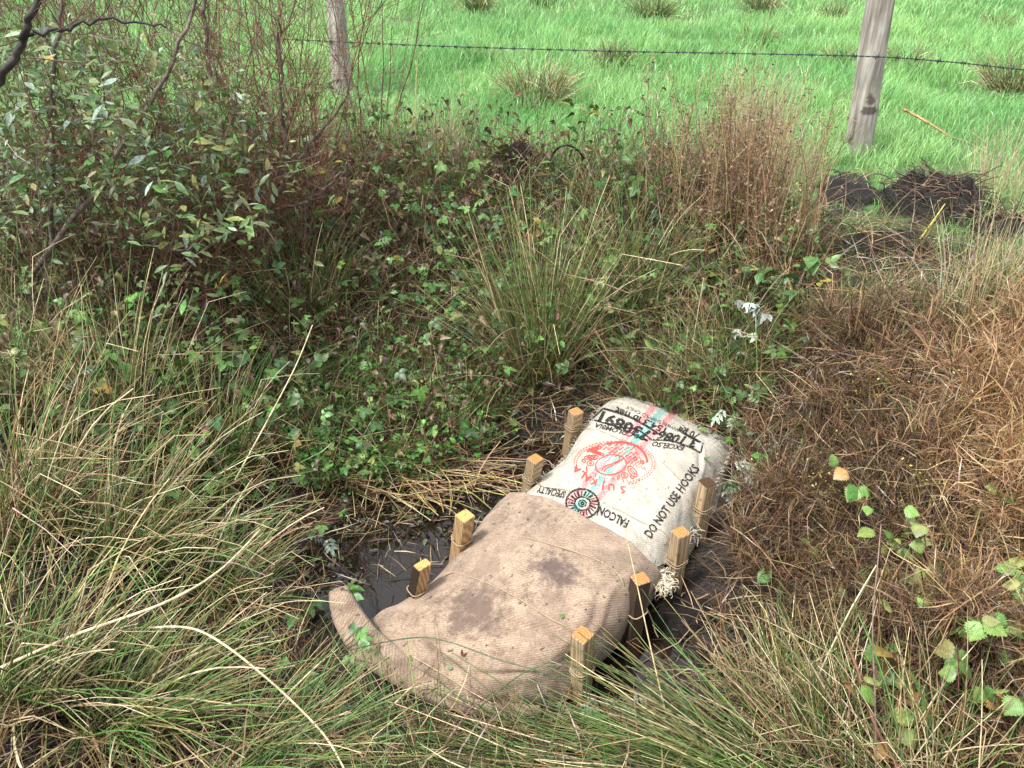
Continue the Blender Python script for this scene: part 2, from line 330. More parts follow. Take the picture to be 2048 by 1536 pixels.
# ------------------------------------------------------------------ sacks
def patch(rows, nu, nv):
    """rows: list of rows of (px, py, z) -> smooth grid of points"""
    A = np.array([[P(*c) for c in r] for r in rows])
    B = np.stack([spline(A[i], nu) for i in range(len(A))])
    return np.stack([spline(B[:, j], nv) for j in range(nu)], 1)      # (nv, nu, 3)
def cloth(name, G3, m, thick=.005, wr=.004, seed=0, parent=None, loc=None, folds=()):
    nv, nu, _ = G3.shape
    du = np.gradient(G3, axis=1); dv = np.gradient(G3, axis=0); nr = np.cross(du, dv); nr /= np.maximum(np.linalg.norm(nr, axis=-1, keepdims=True), 1e-9)
    if nr[nv // 2, nu // 2, 2] < 0: nr = -nr
    Lu = np.concatenate([np.zeros((nv, 1)), np.cumsum(np.linalg.norm(np.diff(G3, axis=1), axis=-1), 1)], 1)
    Lv = np.concatenate([np.zeros((1, nu)), np.cumsum(np.linalg.norm(np.diff(G3, axis=0), axis=-1), 0)], 0)
    uu = Lu - Lu[:, nu // 2:nu // 2 + 1]; vv = Lv
    d = wr * (2.2 * vnoise(uu * 9 + seed, vv * 9) + 1.2 * vnoise(uu * 24 + seed, vv * 24) + 1.0 * vnoise((uu + vv) * 14, (uu - vv) * 5 + seed))
    for (u0, v0, du_, dv_, ln_, am, wd_) in folds:      # creases: a ridge with a groove beside it
        dl = math.hypot(du_, dv_); a_ = ((uu - u0) * du_ + (vv - v0) * dv_) / dl; o_ = (-(uu - u0) * dv_ + (vv - v0) * du_) / dl + .012 * np.sin(a_ * 22)
        d = d + am * np.exp(-(a_ / ln_) ** 4) * (np.exp(-(o_ / wd_) ** 2) - .9 * np.exp(-((o_ - 1.6 * wd_) / wd_) ** 2))
    Q = G3 + nr * d[..., None]
    g = Geo(); ii = (np.arange(nv - 1)[:, None] * nu + np.arange(nu - 1)[None])
    n0 = np.cross(Q[1:, :-1] - Q[:-1, :-1], Q[:-1, 1:] - Q[:-1, :-1])[nv // 2, nu // 2, 2]
    fo = [ii, ii + nu, ii + nu + 1, ii + 1] if n0 > 0 else [ii, ii + 1, ii + nu + 1, ii + nu]
    g.add(Q, np.stack(fo, -1).reshape(-1, 4), np.ones(3) * .5)
    o = g.build(name, m, parent, loc)
    uv = o.data.uv_layers.new(name='UVMap'); li = np.empty(len(o.data.loops), np.int32); o.data.loops.foreach_get('vertex_index', li)
    uv.data.foreach_set('uv', np.stack([uu.ravel()[li], vv.ravel()[li]], 1).astype(np.float32).ravel())
    md = o.modifiers.new('thickness', 'SOLIDIFY'); md.thickness = thick; md.offset = -1
    F = np.stack([ii, ii + 1, ii + nu + 1, ii + nu], -1).reshape(-1, 4)
    o_bvh = BVHTree.FromPolygons([Vector(v) for v in Q.reshape(-1, 3)], [tuple(f) for f in F.tolist()])
    return o, Q, o_bvh, (uu, vv)
def hessian(name, base, dark, spots, weave, stains=(), wlo=.7, grime=.75):
    m, n, l, b = mat(name); b.inputs['Roughness'].default_value = .9; b.inputs['Specular IOR Level'].default_value = .15
    b.inputs['Sheen Weight'].default_value = .15
    uv = N(n, 'ShaderNodeUVMap', uv_map='UVMap'); V = uv.outputs['UV']
    nz = N(n, 'ShaderNodeTexNoise', _Scale=11., _Detail=6., _Roughness=.65); l.new(V, nz.inputs['Vector'])
    r = ramp(n, [(.36, dark), (.6, base)]); l.new(nz.outputs['Fac'], r.inputs['Fac']); c = r.outputs[0]
    # twill: diagonal ribs broken across by the other threads
    w1 = N(n, 'ShaderNodeTexWave', wave_type='BANDS', bands_direction='DIAGONAL', _Scale=weave, _Distortion=1.2, _Detail=2.); w1.inputs['Detail Scale'].default_value = 3
    w2 = N(n, 'ShaderNodeTexWave', wave_type='BANDS', bands_direction='X', _Scale=weave * 1.3, _Distortion=.8); mp = N(n, 'ShaderNodeMapping'); l.new(V, mp.inputs[0]); l.new(V, w1.inputs['Vector']); l.new(V, w2.inputs['Vector'])
    w3 = N(n, 'ShaderNodeTexWave', wave_type='BANDS', bands_direction='Y', _Scale=weave * 1.3, _Distortion=.8); l.new(V, w3.inputs['Vector'])
    ad = N(n, 'ShaderNodeMath', operation='ADD'); l.new(w2.outputs['Fac'], ad.inputs[0]); l.new(w3.outputs['Fac'], ad.inputs[1])
    a2 = N(n, 'ShaderNodeMath', operation='MULTIPLY_ADD'); a2.inputs[1].default_value = .5; l.new(ad.outputs[0], a2.inputs[0]); l.new(w1.outputs['Fac'], a2.inputs[2])
    rw = ramp(n, [(.15, (wlo,) * 3), (.85, (1.1,) * 3)]); h = N(n, 'ShaderNodeMath', operation='MULTIPLY'); h.inputs[1].default_value = .5
    l.new(a2.outputs[0], h.inputs[0]); l.new(h.outputs[0], rw.inputs['Fac'])
    c = mixc(n, l, 'MULTIPLY', 1., c, rw.outputs[0])
    fz = N(n, 'ShaderNodeTexNoise', _Scale=170., _Detail=3.); l.new(V, fz.inputs['Vector']); rf = ramp(n, [(.3, (.72,) * 3), (.65, (1.15,) * 3)]); l.new(fz.outputs['Fac'], rf.inputs['Fac'])
    c = mixc(n, l, 'MULTIPLY', 1., c, rf.outputs[0])
    s1 = N(n, 'ShaderNodeTexNoise', _Scale=spots, _Detail=2., _Roughness=.5); l.new(V, s1.inputs['Vector']); rs = ramp(n, [(.66, (0, 0, 0)), (.71, (1, 1, 1))]); l.new(s1.outputs['Fac'], rs.inputs['Fac'])
    c = mixc(n, l, 'MIX', rs.outputs[0], c, tuple(.35 * x for x in dark))
    gz = N(n, 'ShaderNodeTexNoise', _Scale=55., _Detail=7., _Roughness=.75); l.new(V, gz.inputs['Vector']); gm = N(n, 'ShaderNodeTexNoise', _Scale=5., _Detail=3.); l.new(V, gm.inputs['Vector'])
    gs = N(n, 'ShaderNodeMath', operation='MULTIPLY_ADD'); gs.inputs[1].default_value = .9; l.new(gm.outputs['Fac'], gs.inputs[0]); l.new(gz.outputs['Fac'], gs.inputs[2])
    rg = ramp(n, [(.505, (0, 0, 0)), (.62, (grime,) * 3)]); gh = N(n, 'ShaderNodeMath', operation='MULTIPLY'); gh.inputs[1].default_value = .52; l.new(gs.outputs[0], gh.inputs[0]); l.new(gh.outputs[0], rg.inputs['Fac'])
    c = mixc(n, l, 'MIX', rg.outputs[0], c, tuple(.42 * x for x in dark))
    for (su, sv, ru, rv, col, amt) in stains:
        mp = N(n, 'ShaderNodeMapping', vector_type='POINT'); l.new(V, mp.inputs[0])
        mp.inputs['Scale'].default_value = (1 / ru, 1 / rv, 1); mp.inputs['Location'].default_value = (-su / ru, -sv / rv, 0)
        dn = N(n, 'ShaderNodeTexNoise', _Scale=22., _Detail=8., _Roughness=.72); l.new(V, dn.inputs['Vector'])
        ln = N(n, 'ShaderNodeVectorMath', operation='LENGTH'); l.new(mp.outputs[0], ln.inputs[0])
        m1 = N(n, 'ShaderNodeMath', operation='MULTIPLY_ADD'); m1.inputs[1].default_value = 2.4; l.new(dn.outputs['Fac'], m1.inputs[0]); l.new(ln.outputs['Value'], m1.inputs[2])
        rr = ramp(n, [(.74, (amt,) * 3), (1.0, (0, 0, 0))]); sc = N(n, 'ShaderNodeMath', operation='MULTIPLY'); sc.inputs[1].default_value = .5
        l.new(m1.outputs[0], sc.inputs[0]); l.new(sc.outputs[0], rr.inputs['Fac'])
        c = mixc(n, l, 'MIX', rr.outputs[0], c, col)
    l.new(c, b.inputs['Base Color'])
    bp = N(n, 'ShaderNodeBump', _Strength=.4, _Distance=.003); l.new(a2.outputs[0], bp.inputs['Height']); l.new(bp.outputs[0], b.inputs['Normal'])
    return m
WROWS = [[(1190, 850, .0), (1222, 800, .02), (1262, 792, .03), (1335, 812, .03), (1402, 842, .03), (1462, 872, .03), (1488, 910, .0)],
 [(1172, 862, .04), (1192, 826, .17), (1240, 806, .22), (1318, 832, .23), (1390, 866, .205), (1448, 890, .17), (1474, 935, .03)],
 [(1122, 950, .04), (1140, 906, .17), (1205, 888, .24), (1290, 914, .255), (1368, 950, .235), (1420, 962, .15), (1436, 1010, .03)],
 [(1052, 1010, .03), (1072, 968, .15), (1145, 972, .235), (1235, 1010, .25), (1328, 1045, .225), (1378, 1052, .14), (1388, 1096, .03)],
 [(990, 1075, .02), (1005, 1035, .10), (1080, 1065, .18), (1180, 1110, .20), (1272, 1145, .19), (1338, 1128, .13), (1338, 1176, .02)]]
BROWS = [[(1000, 1012, .03), (1022, 984, .17), (1108, 1002, .25), (1192, 1042, .272), (1265, 1092, .25), (1316, 1138, .17), (1312, 1190, .02)],
 [(912, 1118, .02), (930, 1092, .12), (1022, 1080, .235), (1108, 1124, .272), (1200, 1172, .272), (1260, 1212, .19), (1252, 1280, .015)],
 [(832, 1196, .01), (856, 1170, .085), (952, 1164, .19), (1042, 1206, .24), (1130, 1250, .245), (1208, 1268, .18), (1200, 1330, .01)],
 [(742, 1246, .005), (764, 1222, .05), (868, 1234, .13), (968, 1284, .175), (1066, 1322, .19), (1146, 1322, .14), (1150, 1390, .01)],
 [(735, 1262, .005), (748, 1262, .025), (800, 1312, .055), (880, 1352, .075), (985, 1388, .085), (1085, 1388, .08), (1130, 1402, .01)],
 [(735, 1275, .0), (742, 1285, .005), (790, 1332, .01), (870, 1378, .01), (975, 1412, .01), (1075, 1418, .005), (1120, 1415, .0)]]
M_white = hessian('cream_sackcloth', (.53, .485, .40), (.40, .355, .29), 48, 70, (), .8, .55)
M_brown = hessian('brown_hessian', (.40, .295, .21), (.24, .17, .122), 38, 52,
    [(.015, .26, .13, .085, (.085, .058, .052), .85), (-.12, .50, .17, .14, (.12, .082, .064), .85), (.1, .42, .10, .2, (.17, .115, .085), .4), (-.2, .36, .1, .1, (.2, .14, .1), .5)], .76)
tW = thing('coffee_sack', 'cream coffee sack printed in black and red under the brown sack', 'sack', P(1250, 950, 0))
tB = thing('hessian_sack', 'stained brown hessian sack lying across the front of the dam', 'sack', P(1030, 1200, 0))
oW, QW, bvW, uvW = cloth('sack_cloth', patch(WROWS, 90, 90), M_white, .004, .005, 3, tW, tW.location, ((.0, .16, 1, -.5, .2, -.012, .02), (.16, .1, .5, -1, .12, .012, .018), (.2, .5, .3, 1, .12, .008, .014), (-.2, .4, 1, .6, .1, .007, .014)))
oB, QB, bvB, uvB = cloth('sack_cloth', patch(BROWS, 90, 110), M_brown, .006, .006, 17, tB, tB.location, ((-.05, .66, 1, .25, .2, .010, .014), (-.2, .58, 1, .7, .12, .010, .012), (.12, .6, 1, -.5, .12, .007, .012), (.22, .3, .15, 1, .15, .008, .014), (-.1, .12, 1, .3, .14, .006, .014), (.1, .42, 1, -.2, .16, .005, .016), (-.22, .3, .2, 1, .12, .006, .012)))
def on_cloth(bv, px, py, off):
    d = Vector(ray(px, py)).normalized(); h = bv.ray_cast(Vector(EYE), d)
    if h[0] is None: return None
    nn = h[1] if h[1].dot(d) < 0 else -h[1]
    return np.array(h[0] + nn * off)
# rolled hem of the brown sack, ends in a raised horn
def rolled(path, radii, k=44, sides=14):
    p = spline([P(*c) for c in path], k); r = np.interp(np.linspace(0, 1, k), np.linspace(0, 1, len(radii)), radii)
    g = Geo(); t = np.gradient(p, axis=0); t /= np.linalg.norm(t, axis=-1, keepdims=True); a = np.cross(t, [0, 0, 1.]); a /= np.linalg.norm(a, axis=-1, keepdims=True); bb = np.cross(a, t)
    ph = np.linspace(0, 2 * math.pi * 1.25, sides); rad = 1 - .28 * np.clip((ph - 4.5) / 3, 0, 1)
    fl = 1 + .15 * vnoise(np.linspace(0, 9, k)[:, None] + 0 * ph, ph[None] * 1.3 + 0 * r[:, None])
    V = p[:, None] + (r[:, None] * fl * rad[None])[..., None] * (a[:, None] * np.cos(ph)[None, :, None] * 1.5 + bb[:, None] * np.sin(ph)[None, :, None] * .5)
    ii = (np.arange(k - 1)[:, None] * sides + np.arange(sides - 1)[None])
    g.add(V, np.stack([ii, ii + 1, ii + sides + 1, ii + sides], -1).reshape(-1, 4), np.ones(3) * .5)
    o = g.build('rolled_hem', M_brown, tB, tB.location); Lv = np.concatenate([[0], np.cumsum(np.linalg.norm(np.diff(p, axis=0), axis=1))])
    uv = o.data.uv_layers.new(name='UVMap'); li = np.empty(len(o.data.loops), np.int32); o.data.loops.foreach_get('vertex_index', li)
    UVc = np.stack([np.broadcast_to(ph * .035 + .6, V.shape[:2]), np.broadcast_to(Lv[:, None] + 1, V.shape[:2])], -1).reshape(-1, 2)
    uv.data.foreach_set('uv', UVc[li].astype(np.float32).ravel())
    md = o.modifiers.new('thickness', 'SOLIDIFY'); md.thickness = .005
rolled([(676, 1178, .13), (694, 1232, .09), (738, 1292, .06), (815, 1345, .045), (905, 1390, .035), (1000, 1412, .03), (1080, 1416, .02)], [.018, .03, .036, .036, .032, .026, .012])

# printing on the cream sack (flat ink, laid on the cloth)
def ink(name, col, alpha_scale=None, lo=.4, hi=.55, mx=1.):
    m, n, l, b = mat(name); b.inputs['Base Color'].default_value = (*col, 1); b.inputs['Roughness'].default_value = .9; b.inputs['Specular IOR Level'].default_value = .1
    if alpha_scale:
        tc = N(n, 'ShaderNodeTexCoord'); nz = N(n, 'ShaderNodeTexNoise', _Scale=alpha_scale, _Detail=4.); l.new(tc.outputs['Object'], nz.inputs['Vector'])
        r = ramp(n, [(lo, (0, 0, 0)), (hi, (mx,) * 3)]); l.new(nz.outputs['Fac'], r.inputs['Fac']); l.new(r.outputs[0], b.inputs['Alpha'])
    return m
I_blk = ink('black_ink', (.018, .017, .017), 260, .36, .5); I_red = ink('red_ink', (.62, .07, .06), 200, .33, .48)
I_pink = ink('pink_ink', (.80, .18, .22), 150, .38, .62, .7); I_teal = ink('teal_ink', (.12, .48, .43), 150, .38, .6, .75); I_blue = ink('blue_ink', (.10, .50, .55), 220, .3, .45)
def print_mesh(name, verts2, faces, m, off=.0022, label=None):
    bmm = bmesh.new()
    vs = [bmm.verts.new((x, y, 0)) for x, y in verts2]
    for f in faces:
        try: bmm.faces.new([vs[i] for i in f])
        except ValueError: pass
    bmesh.ops.triangulate(bmm, faces=bmm.faces)
    for _ in range(3):
        e = [e for e in bmm.edges if e.calc_length() > 7]
        if not e: break
        bmesh.ops.subdivide_edges(bmm, edges=e, cuts=1, use_grid_fill=False); bmesh.ops.triangulate(bmm, faces=bmm.faces)
    kill = []
    for v in bmm.verts:
        q = on_cloth(bvW, v.co.x, v.co.y, off)
        if q is None: kill.append(v)
        else: v.co = Vector(q) - tW.location
    if kill: bmesh.ops.delete(bmm, geom=kill, context='VERTS')
    me = bpy.data.meshes.new(name); bmm.to_mesh(me); bmm.free(); me.materials.append(m)
    o = bpy.data.objects.new(name, me); COL.objects.link(o); o.parent = tW
    return o
def glyphs(text, bold=.0):
    c = bpy.data.curves.new('lettering', 'FONT'); c.body = text; c.size = 1; c.offset = bold; c.resolution_u = 2
    o = bpy.data.objects.new('lettering', c); COL.objects.link(o); dg = bpy.context.evaluated_depsgraph_get(); dg.update()
    me = o.evaluated_get(dg).to_mesh(); V = [(v.co.x, v.co.y) for v in me.vertices]; F = [tuple(p.vertices) for p in me.polygons]
    o.evaluated_get(dg).to_mesh_clear(); bpy.data.objects.remove(o); bpy.data.curves.remove(c)
    return np.array(V), F
def write(text, p0, p1, up, m=I_blk, bold=.015, name='lettering'):
    V, F = glyphs(text, bold); w = V[:, 0].max() - V[:, 0].min(); x = (V[:, 0] - V[:, 0].min()) / w; y = V[:, 1] / .7
    p0, p1, up = np.array(p0, float), np.array(p1, float), np.array(up, float)
    print_mesh(name, p0 + x[:, None] * (p1 - p0) + y[:, None] * up, F, m)
def stroke_geo(lines):
    V = []; F = []
    for pts, w in lines:
        p = np.array(pts, float); t = np.gradient(p, axis=0); t /= np.maximum(np.linalg.norm(t, axis=1, keepdims=True), 1e-6); nn = np.stack([-t[:, 1], t[:, 0]], 1) * w / 2
        b0 = len(V); V += (p - nn).tolist() + (p + nn).tolist(); k = len(p)
        F += [(b0 + i, b0 + i + 1, b0 + k + i + 1, b0 + k + i) for i in range(k - 1)]
    return V, F
c1 = lambda x, y: (1170 + x / 8.192, 790 + y / 8.192)
c2 = lambda x, y: (1080 + x / 7.877, 880 + y / 7.877)
write('DO NOT USE HOOKS', (1301, 1078), (1399, 938), (-14, -11), bold=.03)
write('FALCON', (1259, 1042), (1200, 1012), (-7, 15), bold=.035)
write('SPECIALTY', (1133, 984), (1078, 972), (-5, 13), bold=.03)
write('3 1086', c1(1870, 745), c1(1235, 590), (-11, 15), bold=.04)
write('.730891', c1(1165, 640), c1(290, 270), (-10, 19), bold=.04)
write('70 kg', c1(1890, 650), c1(1560, 500), (-7, 12), bold=.03)
write('154.3 lb net', c1(1340, 545), c1(520, 200), (-6, 11), bold=.03)
write('WHEN SHIPPED ONLY', c1(1540, 560), c1(690, 175), (-3, 6), bold=.0)
write('EXCELSO', c1(1640, 840), c1(1120, 765), (-6, 9), bold=.03)
write('DE COLOMBIA', c1(985, 680), c1(180, 460), (-5, 8), bold=.03)
sp = lambda pts, k=24: spline(pts, k)
V, F = stroke_geo([(sp([c1(*q) for q in ((300, 225), (720, 360), (1080, 560), (1200, 650))]), 4.5), (sp([c1(*q) for q in ((1530, 575), (1700, 680), (1900, 785))]), 4.5),
    ([c1(1925, 785), c1(1900, 950)], 3.5), (sp([c1(*q) for q in ((1900, 950), (1640, 830), (1400, 755), (1100, 740))]), 3.2), (sp([c1(*q) for q in ((1090, 740), (850, 570), (560, 530), (120, 405))]), 3.2), ([c1(300, 225), c1(110, 400)], 3.5)])
print_mesh('printed_box', V, F, I_blk)
L = []
def ell(cx, cy, rx, ry, rot, w, a0=0, a1=2 * math.pi, k=36):
    a = np.linspace(a0, a1, k); x = rx * np.cos(a); y = ry * np.sin(a); c, s = math.cos(rot), math.sin(rot)
    L.append(([c2(cx + x[i] * c - y[i] * s, cy + x[i] * s + y[i] * c) for i in range(k)], w))
ell(1115, 395, 245, 155, -.15, 2.2)
for pts, w in (([(1260, 250), (1235, 330), (1120, 385), (1020, 425), (960, 495)], 2.2), ([(1310, 300), (1160, 395), (1040, 455), (1010, 510)], 2.4), ([(1050, 62), (1330, 40), (1560, 130), (1660, 250), (1690, 360)], 4)):
    L.append((sp([c2(*q) for q in pts]), w))
for i in range(6):
    f = i / 5; A = np.array([900 + 480 * f, 95 + 270 * f]); B = np.array([1480 + 180 * f, 70 + 400 * f]); k = 13
    q = A + (B - A) * np.linspace(0, 1, k)[:, None]; q[1::2] += (12, -34); q[::2] += (-6, 12); L.append(([c2(*x) for x in q], 1.9))
for (x, y, rx, ry, ro) in ((810, 278, 110, 32, -.05), (1455, 500, 100, 48, .9), (900, 205, 110, 22, .3), (860, 150, 120, 24, -.3)): ell(x, y, rx, ry, ro, 2); ell(x, y, rx * .6, ry * .3, ro, 1.5)
for (x, y) in ((795, 372), (1330, 560)): ell(x, y, 52, 42, 0, 1.8, k=20); ell(x, y, 16, 14, 0, 2, k=10)
for (x, y) in ((690, 335), (1450, 590), (1610, 350), (1500, 300), (1380, 270)): ell(x, y, 30, 20, .5, 2.2, k=12)
for (x, y) in ((740, 440), (745, 470), (750, 500), (880, 560), (940, 600), (1010, 620), (1150, 620), (1220, 610), (1300, 640), (1370, 660), (1240, 575)): L.append(([c2(x, y - 28), c2(x + (x - 1000) * .06, y + 28)], 1.6))
for j in range(2):
    for i in range(64):
        a = 2 * math.pi * i / 64 + .03 * j
        if -2.6 < (a - 2 * math.pi if a > math.pi else a) < 1.2 or a > 2.7: ell(1172, 375, 636 - 40 * j, 350 - 30 * j, 0, 1.7, a, a + .055, 3)
V, F = stroke_geo(L); print_mesh('printed_emblem', V, F, I_red)
L = [([c2(930 + 26 * i, 440 - 22 * i), c2(905 + 28 * i, 380 - 19 * i - 6 * (i > 4))], 1.5) for i in range(9)]
V, F = stroke_geo(L); print_mesh('printed_leaf_ribs', V, F, I_blue)
for ch, x, y, a in zip('SUJKALA', (1290, 1130, 965, 855, 750, 665, 580), (790, 745, 735, 665, 610, 545, 475), (.35, .1, -.2, -.5, -.75, -.95, -1.2)):
    V, F = glyphs(ch, .03); V = (V - (.3, .35)) * 150; c, s = math.cos(math.pi - a * .6), math.sin(math.pi - a * .6)
    print_mesh('lettering', [c2(x + vx * c + vy * s, y + vx * s - vy * c) for vx, vy in V], F, I_red)
L = []
ell(670, 1005, 258, 225, .25, 4, 0, 6.3, 50)
ell(670, 1005, 120, 105, .2, 3.5); ell(670, 1005, 60, 50, 0, 3); ell(670, 1005, 22, 20, 0, 3)
for i in range(22):
    a = 2 * math.pi * i / 22; r1_ = .88 if i % 3 else .97; L.append(([c2(670 + 130 * math.cos(a), 1005 + 112 * math.sin(a)), c2(670 + 258 * r1_ * math.cos(a + .1), 1005 + 225 * r1_ * math.sin(a + .1))], 4.2 if i % 2 else 2.4))
V, F = stroke_geo(L); print_mesh('printed_wheel', V, F, I_blk)
for m, dx, w, nm in ((I_pink, -17, 12, 'pink_stripe'), (I_teal, 0, 13, 'teal_stripe'), (I_pink, 18, 12, 'pink_stripe')):
    pts = sp([(1135 + dx * 1.0, 1035 + dx * .5), (1180 + dx, 985 + dx * .5), (1262 + dx, 890 + dx * .5), (1345 + dx, 800 + dx * .5)], 40)
    V, F = stroke_geo([(pts, w)]); print_mesh(nm, V, F, m, .0012)

# frayed edges
g = Geo()
for px, py, k in ((1318, 1146, 110), (1328, 1160, 110), (1324, 1172, 60), (1385, 1060, 16)):
    bs = np.array([P(px + rng.normal(0, 9), py + rng.normal(0, 9), .13) for _ in range(k)]); p, t = curves(bs, U(-2.5, 1.2, k), U(.02, .045, k), U(.6, 2, k), U(2.5, 5.5, k), 7, 1.)
    tube(g, p, np.full(p.shape[:2], .0013), jit((.62, .55, .42), k, .15), sides=3)
e = g.build('frayed_threads', M_stem, tW, tW.location, kind='stuff')
g = Geo()
for i in np.linspace(0, 89, 170):
    j = int(i)
    for q, dr in ((QW[12:80, 1], None), ):
        pass
k = 260; idx = rng.integers(14, 88, k); side = rng.integers(0, 2, k); bs = np.where(side[:, None] == 0, QW[idx, 12], QW[idx, 78]); p, t = curves(bs, np.where(side == 0, 2.6, -.6) + rng.normal(0, .6, k), U(.01, .025, k), U(.3, 1.4, k), U(1, 2.5, k), 3, .4)
tube(g, p, np.full(p.shape[:2], .0007), jit((.66, .6, .48), k, .1), sides=3); g.build('fuzz', M_stem, tW, tW.location, kind='stuff')

# ------------------------------------------------------------------ stakes
def wood(name, side, end, rings=34):
    m, n, l, b = mat(name); b.inputs['Roughness'].default_value = .65; b.inputs['Specular IOR Level'].default_value = .3
    tc = N(n, 'ShaderNodeTexCoord'); mp = N(n, 'ShaderNodeMapping'); mp.inputs['Scale'].default_value = (1, 1, .06); l.new(tc.outputs['Object'], mp.inputs[0])
    nz = N(n, 'ShaderNodeTexNoise', _Scale=90., _Detail=5.); l.new(mp.outputs[0], nz.inputs['Vector'])
    wv = N(n, 'ShaderNodeTexWave', wave_type='RINGS', rings_direction='Z', _Scale=rings, _Distortion=1.5, _Detail=2.); mp2 = N(n, 'ShaderNodeMapping'); mp2.inputs['Location'].default_value = (.03, .022, 0); mp2.inputs['Scale'].default_value = (1, 1, .03)
    l.new(tc.outputs['Object'], mp2.inputs[0]); l.new(mp2.outputs[0], wv.inputs['Vector'])
    ad = N(n, 'ShaderNodeMath', operation='MULTIPLY_ADD'); ad.inputs[1].default_value = .45; l.new(wv.outputs['Fac'], ad.inputs[0]); l.new(nz.outputs['Fac'], ad.inputs[2])
    r = ramp(n, [(.45, tuple(x * 1.25 for x in side)), (.95, tuple(x * .62 for x in side))]); l.new(ad.outputs[0], r.inputs['Fac'])
    r2 = ramp(n, [(.45, tuple(x * 1.12 for x in end)), (.95, tuple(x * .72 for x in end))]); l.new(ad.outputs[0], r2.inputs['Fac'])
    # dirt splashes
    ns = N(n, 'ShaderNodeTexNoise', _Scale=45., _Detail=4.); l.new(tc.outputs['Object'], ns.inputs['Vector']); rs = ramp(n, [(.6, (0, 0, 0)), (.7, (.8,) * 3)]); l.new(ns.outputs['Fac'], rs.inputs['Fac'])
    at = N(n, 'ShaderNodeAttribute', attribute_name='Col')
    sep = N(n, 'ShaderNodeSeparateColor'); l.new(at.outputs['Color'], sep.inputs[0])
    c = mixc(n, l, 'MIX', sep.outputs[0], r.outputs[0], r2.outputs[0])
    c = mixc(n, l, 'MIX', rs.outputs[0], c, tuple(x * .45 for x in side))
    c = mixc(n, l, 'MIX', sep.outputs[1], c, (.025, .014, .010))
    l.new(c, b.inputs['Base Color'])
    bp = N(n, 'ShaderNodeBump', _Strength=.4, _Distance=.003); l.new(ad.outputs[0], bp.inputs['Height']); l.new(bp.outputs[0], b.inputs['Normal'])
    return m
M_stake = wood('sawn_softwood', (.41, .295, .175), (.44, .20, .066))
M_stakey = wood('fresh_sawn_softwood', (.46, .30, .15), (.56, .35, .115))
def stake(top, bot, rot, w, m, mud, label, zt=.28, topmud=0., slant=0.):  # mud, topmud: how dark the side faces and the top are coloured
    T = P(*top, zt); B = P(*bot, -.02); ax = (T - B); B2 = B - ax / np.linalg.norm(ax) * .12
    o_loc = B2; g = Geo(); c, s = math.cos(rot), math.sin(rot); X = np.array([c, s, 0]) * w / 2; Y = np.array([-s, c, 0]) * w / 2
    cor = [X + Y, -X + Y, -X - Y, X - Y]; ch = .93; bev = .003
    zs = np.linspace(0, 1, 9); rings = []
    prof = []
    for q in range(4):
        a, b2 = cor[q], cor[(q + 1) % 4]; e = (b2 - a) / np.linalg.norm(b2 - a) * bev
        prof += [a + e, b2 - e]
    prof = np.array(prof); nP = 8
    V = np.array([[B2 + (T - B2) * z + p for p in prof] for z in zs]); V = np.concatenate([V, (T + prof * ch + np.array([0, 0, .003]))[None]])
    V[-2:, :, 2] += (prof @ np.array([.9, -.5, 0]))[None] * slant
    # faces, each with its own vertices so that stains and dark sides keep to faces
    for r in range(9):
        for q in range(nP):
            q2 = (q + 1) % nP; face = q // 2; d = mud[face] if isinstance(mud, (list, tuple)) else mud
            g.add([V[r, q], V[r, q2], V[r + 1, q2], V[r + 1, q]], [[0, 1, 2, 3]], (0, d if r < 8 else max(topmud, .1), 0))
    g.add(V[-1], [list(range(nP))], (1, topmud, 0))
    o = g.build('wooden_stake', m, None, o_loc, smooth=False); tag(o, label, 'stake', 'stakes along the sack dam'); return T, B
ROT = .78
ST = {}
# faces: 0 = +Y side, 1 = -X side, 2 = -Y side, 3 = +X side (before turning)
for key, top, bot, rot, w, m, mud, zt, tm, sl, lab in (
    (1, (1152, 823), (1136, 915), .55, .046, M_stake, .05, .28, 0, 0, 'pale square stake farthest back, beside the printed lettering and box'),
    (2, (1071, 918), (1052, 1012), .72, .047, M_stake, .05, .28, 0, 0, 'square stake tied beside the small dark pool, at the word SPECIALTY'),
    (3, (930, 1032), (914, 1140), .74, .050, M_stakey, .08, .28, 0, 0, 'yellow topped stake standing in the pool by the brown sack'),
    (4, (845, 1130), (826, 1222), .55, .046, M_stakey, [.05, .97, .15, .05], .22, 0, .35, 'short yellow stake with one dark side, nearest the sack horn'),  # one side face coloured nearly black
    (5, (1165, 1270), (1161, 1400), .80, .049, M_stake, .04, .28, 0, 0, 'pale clean stake at the front corner of the brown sack'),
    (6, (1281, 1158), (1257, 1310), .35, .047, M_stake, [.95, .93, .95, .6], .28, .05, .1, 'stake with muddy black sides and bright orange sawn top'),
    (7, (1362, 1065), (1343, 1188), .45, .047, M_stake, .06, .28, .0, .1, 'orange topped stake with string beside the frayed sack corner'),
    (8, (1415, 965), (1391, 1092), .40, .047, M_stake, .06, .28, .9, 0, 'stake with a dark brown wet top beside the word HOOKS')):
    ST[key] = stake(top, bot, rot, w, m, mud, lab, zt, tm, sl)

